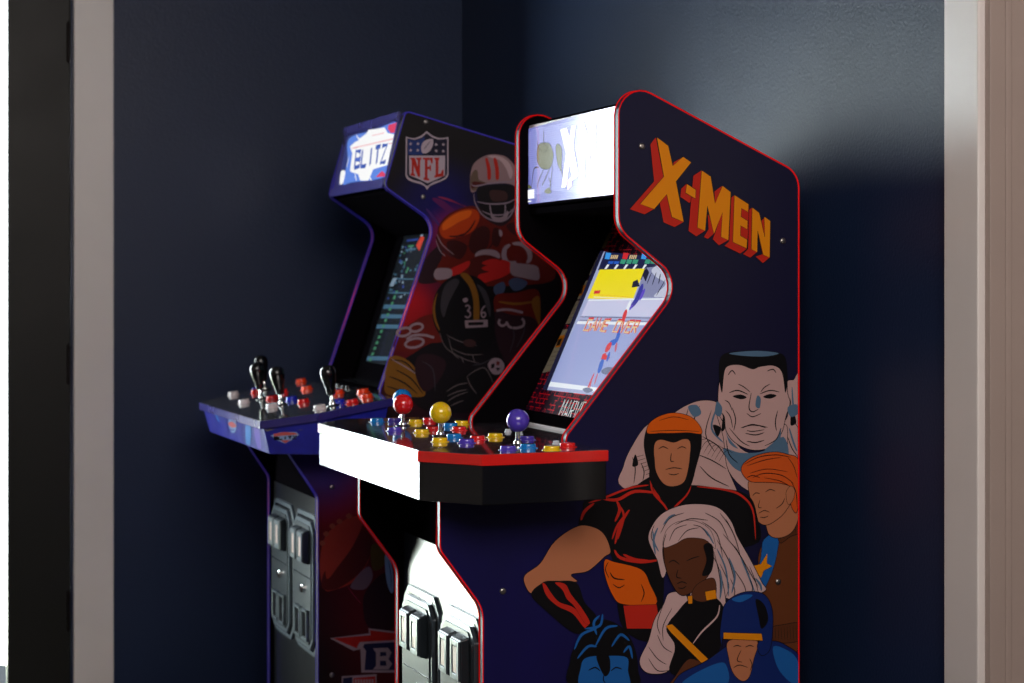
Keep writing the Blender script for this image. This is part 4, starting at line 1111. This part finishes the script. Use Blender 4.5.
def coin_door(parent, xf, y0, y1, z0, z1, reject=True, word=False):
    """embossed coin door plate on the plane x = xf, facing -x"""
    def octo(i, c):
        a, b, lo, hi = y0 + i, y1 - i, z0 + i, z1 - i
        return fillet([(a, lo + c, .008), (a + c, lo, .008), (b - c, lo, .008), (b, lo + c, .008), (b, hi - c, .008), (b - c, hi, .008), (a + c, hi, .008), (a, hi - c, .008)], 3)
    bm = bmesh.new()
    prism(bm, octo(0, .03), lambda y, z: (xf + .001, y, z), lambda y, z: (xf - .006, y, z))
    d = done('coin_door', bm, M['coinedge'], parent, bevel=.003)
    bm = bmesh.new(); prism(bm, octo(.010, .027), lambda y, z: (xf - .004, y, z), lambda y, z: (xf - .0075, y, z)); done('recess', bm, M['b_black'], d, bevel=.001)
    bm = bmesh.new(); prism(bm, octo(.016, .025), lambda y, z: (xf - .006, y, z), lambda y, z: (xf - .014, y, z)); done('door_plate', bm, M['coinedge'], d, bevel=.003)
    bm = bmesh.new(); prism(bm, octo(.026, .02), lambda y, z: (xf - .012, y, z), lambda y, z: (xf - .0165, y, z)); done('inner_plate', bm, M['coin'], d, bevel=.002)
    yc = (y0 + y1) / 2; zt = z1 - .034
    for s in (1, -1):
        a, b = (yc - .004, yc + .050) if s > 0 else (yc - .070, yc - .016)
        bm = bmesh.new()
        box(bm, xf - .032, xf - .014, a, b, zt - .085, zt)
        for v in bm.verts:
            if v.co.x < xf - .03:
                v.co.z -= (v.co.z - (zt - .0425)) * .12
        h = done('coin_slot', bm, M['coin'], d, bevel=.003)
        bm = bmesh.new()
        for (ya, yb, za, zb) in ((a + .004, a + .014, zt - .078, zt - .008), (b - .014, b - .004, zt - .078, zt - .008), (a + .014, b - .014, zt - .018, zt - .008), (a + .014, b - .014, zt - .078, zt - .068)):
            box(bm, xf - .035, xf - .031, ya, yb, za, zb)
        done('slot_frame', bm, M['coinedge'], h, bevel=.001)
        bm = bmesh.new(); box(bm, xf - .0335, xf - .0315, a + .017, b - .017, zt - .066, zt - .020); done('slot_insert', bm, M['coinlit'], h)
        if reject:
            bm = bmesh.new(); zb = z0 + .035
            for (ya, yb, za, zc) in ((a, a + .007, zb, zb + .075), (b - .007, b, zb, zb + .075), (a, b, zb + .068, zb + .075), (a, b, zb, zb + .007)):
                box(bm, xf - .024, xf - .016, ya, yb, za, zc)
            f = done('reject_frame', bm, M['coinedge'], d, bevel=.001)
            bm = bmesh.new(); box(bm, xf - .020, xf - .016, a + .006, b - .006, zb + .006, zb + .069); done('reject_flap', bm, M['b_black'], f)
    bm = bmesh.new()
    zl = (z0 + z1) / 2 - .012
    ax = Matrix.Translation((xf - .016, yc - .02, zl)) @ Matrix.Rotation(-math.pi / 2, 4, 'Y')
    lathe(bm, [(0, 0), (.011, 0), (.011, .006), (.008, .009), (0, .009)], 0, 0, 0, n=18, axis=ax)
    box(bm, xf - .028, xf - .024, yc - .0215, yc - .0185, zl - .006, zl + .006)
    done('lock', bm, M['chrome'], d, smooth=False)
    bm = bmesh.new(); box(bm, xf - .0175, xf - .0160, y0 + .03, y1 - .03, zl + .030, zl + .032); done('seam', bm, M['b_black'], d)
    return d

def push_button(parent, x, y, z, colour, r=.0145, tilt=0., h=.008):
    bm = bmesh.new()
    ax = Matrix.Translation((x, y, z)) @ Matrix.Rotation(tilt, 4, 'Y')
    lathe(bm, [(r * 1.2, 0), (r * 1.2, .0008), (r * 1.08, .0018), (r * .98, .0018), (r * .98, .0005)], 0, 0, 0, n=24, axis=ax, mi=0)
    b = done('push_button', bm, M[colour], parent, smooth=True)
    bm = bmesh.new()
    lathe(bm, [(r * .94, .0005), (r * .94, h * .8), (r * .90, h * .94), (r * .82, h), (r * .5, h * .95), (0, h * .92)], 0, 0, 0, n=24, axis=ax)
    done('plunger', bm, M[colour], b, smooth=True)
    return b

def ball_stick(parent, x, y, z, colour, label):
    e = bmesh.new(); lathe(e, [(0, -.002), (.016, -.002), (.016, .001), (.012, .0025), (0, .0025)], x, y, z, n=24)
    j = done('joystick', e, M['b_black'], parent, smooth=True, label=label)
    bm = bmesh.new(); lathe(bm, [(.0042, 0), (.0042, .032)], x, y, z, n=16)
    lathe(bm, [(.0075, .001), (.0075, .006), (.0042, .010)], x, y, z, n=16); done('shaft', bm, M['chrome'], j, smooth=True)
    bm = bmesh.new(); R = .0205; c = .043
    lathe(bm, [(0 if k in (0, 16) else R * math.sin(math.pi * k / 16), c - R * math.cos(math.pi * k / 16)) for k in range(17)], x, y, z, n=32)
    done('ball_top', bm, M[colour], j, smooth=True)

def bat_stick(parent, x, y, z, tilt, label=None):
    ax = Matrix.Translation((x, y, z)) @ Matrix.Rotation(tilt, 4, 'Y')
    bm = bmesh.new(); lathe(bm, [(0, -.001), (.017, -.001), (.017, .002), (.012, .004), (0, .004)], 0, 0, 0, n=24, axis=ax)
    j = done('joystick', bm, M['b_black'], parent, smooth=True, label=label)
    bm = bmesh.new(); lathe(bm, [(.008, .002), (.008, .008), (.0045, .012), (.0045, .034)], 0, 0, 0, n=16, axis=ax); done('shaft', bm, M['chrome'], j, smooth=True)
    bm = bmesh.new()
    lathe(bm, [(0, .026), (.009, .026), (.0105, .030), (.0125, .042), (.0165, .060), (.0190, .073), (.0190, .081), (.0165, .089), (.010, .0945), (0, .096)], 0, 0, 0, n=28, axis=ax)
    done('bat_top', bm, M['b_black'], j, smooth=True)

def deck(root, top, zf, band_h, body_top, body_bot, inset, taper, mats, rim=True):
    """top: outline; zf(x) top height"""
    cx = sum(p[0] for p in top) / len(top); cy = sum(p[1] for p in top) / len(top)
    bm = bmesh.new()
    prism(bm, top, lambda x, y: (x, y, zf(x)), lambda x, y: (x, y, zf(x) - band_h))
    d = done('control_deck', bm, mats['band'], root, bevel=.0015)
    bm = bmesh.new()
    ins = offset(top, .002)
    prism(bm, ins, lambda x, y: (x, y, zf(x) - .001), lambda x, y: (x, y, zf(x) + .0008))
    done('deck_overlay', bm, mats['top'], d, label=mats.get('top_label'))
    a = offset(top, inset); b = offset(top, taper)
    bm = bmesh.new(); va = [bm.verts.new((x, y, min(zf(x) - band_h + .001, body_top(x)))) for x, y in a]; vb = [bm.verts.new((x, y, body_bot)) for x, y in b]
    n = len(a)
    for i in range(n): bm.faces.new((va[i], va[(i + 1) % n], vb[(i + 1) % n], vb[i]))
    for t in tessellate_polygon([[Vector((p[0], p[1], 0)) for p in b]]): bm.faces.new([vb[i] for i in t]); bm.faces.new([va[i] for i in reversed(t)])
    bo = done('deck_body', bm, mats['body'], d, bevel=.0015)
    return d, bo

def offset(pts, d):
    s = 1 if area2(pts) > 0 else -1; n = len(pts); out = []
    for i in range(n):
        p = Vector(pts[i]); a = (p - Vector(pts[i - 1])).normalized(); b = (Vector(pts[(i + 1) % n]) - p).normalized()
        na = Vector((-a.y, a.x)) * s; nb = Vector((-b.y, b.x)) * s
        m = (na + nb).normalized(); k = d / max(.35, m.dot(na)); out.append((p.x + m.x * k, p.y + m.y * k))
    return out

def board(name, root, pts, y0, y1, thick, m, label=None):
    """a board spanning the cabinet width following an x-z polyline, given thickness behind"""
    bm = bmesh.new(); n = len(pts)
    off = []
    for i in range(n):
        a = Vector(pts[max(0, i - 1)]); b = Vector(pts[min(n - 1, i + 1)]); d = (b - a).normalized(); off.append((pts[i][0] + d.y * thick, pts[i][1] - d.x * thick))
    ring = list(pts) + off[::-1]
    prism(bm, ring, lambda x, z: (x, y0, z), lambda x, z: (x, y1, z))
    return done(name, bm, m, root, label=label)

Y0, Y1 = TH, WIDE - TH

# ================================================================== COMIC CABINET (near)
comic = empty('arcade_cabinet', COMIC_AT, PHI, 'navy arcade cabinet with red edging, comic heroes artwork and ball-top joysticks, nearer of the two', 'arcade cabinet')
OUT = fillet([(.079, 0, 0), (.707, 0, 0), (.707, 1.361, .045), (.338, 1.527, .045), (.338, 1.252, .05), (.467, 1.157, .05), (.236, .883, .02), (.236, .80, 0), (0, .80, 0), (0, .694, .03), (.079, .588, .06)], 8)
SG = 1 if area2(OUT) < 0 else -1
SG = -SG
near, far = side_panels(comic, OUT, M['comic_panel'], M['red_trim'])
artwork('side_art', 'comic_side', 'xs', 'print', near, (.02, .7045, .02, 1.50), label='amber block lettering above a group of printed comic figures')
for x, z in ((.384, 1.402), (.673, 1.234), (.116, .616), (.663, .60)): bolt(x, z, near)
# marquee
bm = bmesh.new(); box(bm, .361, .372, Y0, Y1, 1.318, 1.4795); mq = done('marquee', bm, M['b_white'], comic, label='lit white sign panel')
artwork('marquee_print', 'comic_marquee', 'xm', 'marquee', mq, (-Y1, -Y0, .0185, .179), base=.0002 - .0)
bm = bmesh.new()
box(bm, .359, .374, Y0, Y1, 1.313, 1.318); box(bm, .359, .374, Y0, Y1, 1.4795, 1.483); done('marquee_frame', bm, M['inner'], comic)
board('top_board', comic, [(.374, 1.482), (.42, 1.474), (.69, 1.352)], Y0, Y1, .014, M['black'])
board('speaker_board', comic, [(.556, 1.292), (.50, 1.305), (.362, 1.309)], Y0, Y1, -.012, M['inner'])
board('back_board', comic, [(.70, 1.34), (.70, .02)], Y0, Y1, .01, M['black'])
bz = board('monitor_bezel', comic, [(.352, .896), (.562, 1.304)], Y0, Y1, .012, M['circuit'], label='black bezel printed with red circuit lines')
for k in [k for k in ART if k.startswith('comic_card_')]:
    artwork('instruction_card', k, 'xb', 'print', bz, (-Y1, -Y0, .0, .45), base=.0004)
artwork('bezel_lettering', 'comic_word', 'xb', 'print', bz, (-Y1, -Y0, .0, .45), base=.0004)
artwork('game_screen', 'comic_screen', 'xb', 'screen', comic, (-Y1, -Y0, .0, .45), base=.0015, label='lit screen showing a paused fighting game')
bm = bmesh.new(); box(bm, .334, .358, Y0, Y1, .866, .897); led = done('screen_ledge', bm, M['inner'], comic, bevel=.002)
bm = bmesh.new(); box(bm, .326, .336, Y0, Y1, .871, .877); done('ledge_strip', bm, M['b_white'], led, bevel=.001, label='pale shiny strip')
# lower body
board('front_board', comic, [(.092, .02), (.092, .658)], Y0, Y1, .012, M['coinboard'], label='glossy dark board below the deck, carrying the coin doors')
board('upper_board', comic, [(.094, .658), (.094, .80)], Y0, Y1, .012, M['inner'])
bm = bmesh.new(); box(bm, .10, .69, Y0, Y1, .02, .04); done('floor_board', bm, M['black'], comic)
for a, b in ((.026, .243), (.262, .479)): coin_door(comic, .092, a, b, .215, .560)
# deck
TOP = [(-.056, -.047), (.021, -.153), (.252, -.149), (.252, 0.), (.252, Y0), (.350, Y0), (.350, Y1), (.252, Y1), (.252, WIDE), (.252, .69), (.021, .70), (-.056, .606)]
dk, body = deck(comic, TOP, lambda x: .871, .0185, lambda x: .853, .787, .003, .003,
    dict(band=M['redband'], top=M['comic_deck'], body=M['gloss'], top_label='glossy dark printed control surface'))
for x, y, c, l in ((.137, .650, 'b_blue', 'joystick with blue ball top'), (.084, .476, 'b_red', 'joystick with red ball top'), (.077, .224, 'b_yellow', 'joystick with yellow ball top'), (.141, -.008, 'b_violet', 'joystick with violet ball top')):
    ball_stick(comic, x, y, .8715, c, l)
for x, y, c in ((.100, .585, 'b_violet'), (.029, .357, 'b_violet'), (.129, .535, 'b_yellow'), (.172, .575, 'b_red'), (.063, .293, 'b_yellow'), (.105, .350, 'b_red'), (.034, .101, 'b_yellow'), (.086, .174, 'b_blue'), (.070, .060, 'b_violet'),
                (.164, .418, 'b_blue'), (.151, .330, 'b_red'), (.112, .118, 'b_red'), (.160, .155, 'b_yellow'), (.090, -.093, 'b_violet'), (.135, -.072, 'b_blue'), (.158, -.122, 'b_yellow'), (.207, -.075, 'b_red'), (.192, .079, 'b_violet'), (.066, .595, 'b_blue'), (.205, .47, 'b_yellow')):
    push_button(comic, x, y, .8715, c)
for x, y in ((.212, -.012), (.225, .20), (.225, .26)): push_button(comic, x, y, .8715, 'b_clear', r=.006, h=.006)

# ================================================================== FOOTBALL CABINET (far)
foot = empty('arcade_cabinet', FOOT_AT, PHI, 'violet-edged arcade cabinet with football players artwork and black bat joysticks, farther of the two', 'arcade cabinet')
OUTF = fillet([(0, 0, 0), (.70, 0, 0), (.70, 1.447, .03), (.217, 1.571, .012), (.164, 1.388, .018), (.2935, 1.302, .05), (.155, .905, .012), (.155, .84, 0), (-.105, .80, 0), (-.105, .81, 0), (0, .655, .03)], 8)
OUTF = fillet([(0, 0, 0), (.70, 0, 0), (.70, 1.447, .03), (.217, 1.571, .012), (.164, 1.388, .018), (.2935, 1.302, .05), (.153, .900, .010), (.153, .80, 0), (-.100, .80, 0), (0, .652, .03)], 8)
SG = 1 if area2(OUTF) > 0 else -1
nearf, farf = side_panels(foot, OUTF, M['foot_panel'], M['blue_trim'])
artwork('side_art', 'football_side', 'bs', 'print', nearf, (.004, .698, .02, 1.56), label='printed shield emblem above helmeted football players')
for x, z in ((.268, 1.546), (.261, 1.365), (.034, .674), (.034, .229)): bolt(x, z, nearf)
def mq_plane(t, d=0): return (.171 + .033 * t + d, 1.41 + .146 * t)
mqf = board('marquee', foot, [mq_plane(-.12, .001), mq_plane(1.06, .001)], Y0, Y1, .01, M['blueband'], label='lit blue sign panel with white star burst')
artwork('marquee_print', 'football_marquee', 'bm', 'marquee', mqf, (-.485, -.024, -.004, .145), base=-.0004)
board('marquee_frame', foot, [mq_plane(.97, -.004), mq_plane(1.10, -.004)], Y0, Y1, .006, M['blueband'])
board('marquee_frame', foot, [mq_plane(-.16, -.004), mq_plane(-.02, -.004)], Y0, Y1, .006, M['blueband'])
board('top_board', foot, [(.21, 1.562), (.69, 1.440)], Y0, Y1, .014, M['black'])
board('speaker_board', foot, [(.345, 1.292), (.19, 1.386)], Y0, Y1, -.012, M['inner'])
board('back_board', foot, [(.69, 1.42), (.69, .02)], Y0, Y1, .01, M['black'])
bzf = board('monitor_bezel', foot, [(.2215, .90), (.3475, 1.30)], Y0, Y1, .012, M['inner'])
artwork('game_screen', 'football_screen', 'bb', 'screen', foot, (-.405, -.05, .03, .40), base=.0015, label='lit screen showing a dark football field')
bm = bmesh.new(); box(bm, .150, .226, Y0, Y1, .880, .901); done('screen_ledge', bm, M['inner'], foot)
board('front_board', foot, [(.012, .02), (.012, .640)], Y0, Y1, .012, M['gloss'])
board('upper_board', foot, [(.014, .640), (.014, .77)], Y0, Y1, .012, M['inner'])
bm = bmesh.new(); box(bm, .02, .68, Y0, Y1, .02, .04); done('floor_board', bm, M['black'], foot)
for a, b in ((.026, .246), (.258, .478)): coin_door(foot, .012, a, b, .262, .600)
TOPF = [(-.165, -.107), (-.045, -.176), (.135, -.162), (.148, 0), (.148, Y0), (.222, Y0), (.222, Y1), (.148, Y1), (.148, WIDE), (.135, .66), (-.045, .672), (-.165, .592)]
zt = lambda x: .842 + .167 * (x + .165)
dkf, bodyf = deck(foot, TOPF, zt, .018, lambda x: zt(x) - .018, .766, .010, .026,
    dict(band=M['blueband'], top=M['foot_deck'], body=M['bluedeck'], top_label='glossy grey printed control surface'))
artwork('deck_print', 'deck_front_print', 'bf', 'deckprint', dkf, (-.60, .10, -.055, .0), base=.0012)
artwork('deck_print', 'deck_corner_print', 'bc', 'deckprint', dkf, (-.60, .20, -.057, .001), base=.0006)
TI = -math.atan(.167)
for x, y in ((.012, .590), (-.048, .374), (-.050, .151), (.014, -.083)): bat_stick(foot, x, y, zt(x), TI)
for x, y, c in ((-.067, .621, 'b_white'), (-.097, .359, 'b_white'), (-.019, .560, 'b_red'), (-.004, .620, 'b_navy'), (-.035, .318, 'b_red'), (-.080, .130, 'b_white'), (-.012, .205, 'b_navy'), (-.010, .098, 'b_red'), (.118, .622, 'b_orange'), (.075, .395, 'b_orange'),
                (-.022, -.100, 'b_white'), (.031, -.075, 'b_navy'), (.051, -.115, 'b_red'), (.091, .152, 'b_orange'), (.128, .060, 'b_orange'), (.101, -.064, 'b_orange'), (.02, .43, 'b_red')):
    push_button(foot, x, y, zt(x) + .0008, c, r=.0145, tilt=TI, h=.010)
for x, y in ((.140, .27), (.140, .32), (.140, .23)): push_button(foot, x, y, zt(x) + .0008, 'b_black', r=.008, tilt=TI, h=.007)

# ================================================================== ROOM
def room_obj(name, bm, m, label=None, parent=None, bevel=0):
    o = done(name, bm, m, parent, bevel=bevel)
    if parent is None:
        o.location = COMIC_AT; o.rotation_euler = (0, 0, PHI); o['kind'] = 'structure'
    return o
XB, YF, XL, YN, H = .80, 2.153, -3.2, -4.0, 2.75
bm = bmesh.new(); box(bm, XL - .1, XB + .1, YN - .1, YF + .1, -.1, 0); room_obj('floor', bm, M['carpet'])
bm = bmesh.new(); box(bm, XL - .1, XB + .1, YN - .1, YF + .1, H, H + .1); room_obj('ceiling', bm, M['ceiling'])
DR, DL, DT = -.350, -1.27, 2.08      # door opening on the far wall
bm = bmesh.new(); box(bm, DR, XB + .1, YF, YF + .1, 0, H); box(bm, XL - .1, DL, YF, YF + .1, 0, H); box(bm, DL, DR, YF, YF + .1, DT, H)
room_obj('wall_far', bm, M['wall'])
bm = bmesh.new(); box(bm, XB, XB + .13, -.447, YF, 0, H); box(bm, XB, XB + .13, YN, -1.34, 0, H); box(bm, XB, XB + .13, -1.34, -.447, 2.08, H); room_obj('wall_right', bm, M['wall'])
bm = bmesh.new(); box(bm, XL - .1, XL, YN, YF, 0, H); room_obj('wall_left', bm, M['room'])
bm = bmesh.new(); box(bm, XL, XB, YN - .1, YN, 0, H); room_obj('wall_near', bm, M['room'])
# casing of the glazed door
bm = bmesh.new()
box(bm, -.344, -.235, YF - .02, YF, 0, DT + .11); box(bm, DL - .11, DL, YF - .02, YF, 0, DT + .11); box(bm, DL, -.344, YF - .02, YF, DT, DT + .11)
room_obj('trim_1', bm, M['trim'], bevel=.003)
# glazed dark door
bm = bmesh.new()
a, b, y0, y1 = DL + .004, DR - .006, YF - .004, YF + .040
box(bm, -.520, b + .005, y0, y1, 0, DT - .004); box(bm, a, a + .10, y0, y1, .008, DT - .004); box(bm, a + .10, -.520, y0, y1, 1.975, DT - .004); box(bm, a + .10, -.520, y0, y1, .008, .035)
door = room_obj('door_1', bm, M['door'], bevel=.003)
bm = bmesh.new(); box(bm, a + .10, -.520, y0 + .018, y0 + .024, .035, 1.975); room_obj('pane', bm, M['glass'], parent=door)
for z in (1.825, .934, .25):
    bm = bmesh.new(); lathe(bm, [(0, -.058), (.003, -.056), (.0055, -.050), (.0055, .050), (.003, .056), (0, .058)], -.357, YF - .009, z, n=12); room_obj('hinge', bm, M['hinge'], parent=door)
# outside: added glowing sheet standing in for the daylight beyond the door
bm = bmesh.new(); box(bm, -3.4, 1.2, YF + 1.05, YF + 1.1, -.1, 3.0); room_obj('daylight_sheet', bm, M['daylight'])
# casing and jamb of the opening on the right wall
bm = bmesh.new()
box(bm, XB - .016, XB, -.449, -.352, 0, 2.18); box(bm, XB - .016, XB, -1.435, -1.338, 0, 2.18); box(bm, XB - .016, XB, -1.338, -.449, 2.083, 2.18)
room_obj('trim_2', bm, M['trim'], bevel=.003)
bm = bmesh.new()
box(bm, XB - .001, XB + .13, -.462, -.447, 0, 2.08); box(bm, XB - .001, XB + .13, -1.34, -1.325, 0, 2.08); box(bm, XB - .001, XB + .13, -1.325, -.462, 2.065, 2.08)
box(bm, XB + .028, XB + .040, -.4655, -.462, 0, 2.065)
room_obj('trim_3', bm, M['jamb'], bevel=.002)
bm = bmesh.new(); box(bm, XB + .085, XB + .125, -1.322, -.465, .006, 2.062)
d2 = room_obj('door_2', bm, M['jamb'], bevel=.003)

# ------------------------------------------------------------------ lights, world, camera
def area(name, loc, aim, sx, sy, power, col):
    l = bpy.data.lights.new(name, 'AREA'); l.shape = 'RECTANGLE'; l.size = sx; l.size_y = sy; l.energy = power; l.color = col
    o = bpy.data.objects.new(name, l); o.location = loc
    o.rotation_euler = (Vector(aim) - Vector(loc)).to_track_quat('-Z', 'Y').to_euler(); return link(o)
def L2W(x, y, z):
    c, s = math.cos(PHI), math.sin(PHI); return (COMIC_AT[0] + c * x - s * y, COMIC_AT[1] + s * x + c * y, z)
area('fill_lamp', L2W(-.6, -2.6, 2.6), L2W(.1, .2, .8), 1.8, 1.8, 88, (1., .90, .85))  # unseen fill light added near the camera to brighten the sides facing it

w = bpy.data.worlds.new('world'); sc.world = w; w.use_nodes = True
w.node_tree.nodes['Background'].inputs['Color'].default_value = (.75, .85, 1, 1); w.node_tree.nodes['Background'].inputs['Strength'].default_value = .3

cam = bpy.data.cameras.new('camera'); co = bpy.data.objects.new('camera', cam); link(co)
co.location = (0, 0, 1.15); co.rotation_euler = (math.pi / 2, 0, 0)
cam.sensor_width = 36; cam.lens = 1800 / 1024 * 36; cam.shift_y = -55.5 / 1024
cam.dof.use_dof = True; cam.dof.focus_distance = 3.15; cam.dof.aperture_fstop = 5.6
sc.camera = co
sc.view_settings.view_transform = 'Standard'; sc.view_settings.look = 'None'
sc.cycles.max_bounces = 6; sc.cycles.use_denoising = True; sc.cycles.sample_clamp_indirect = 6
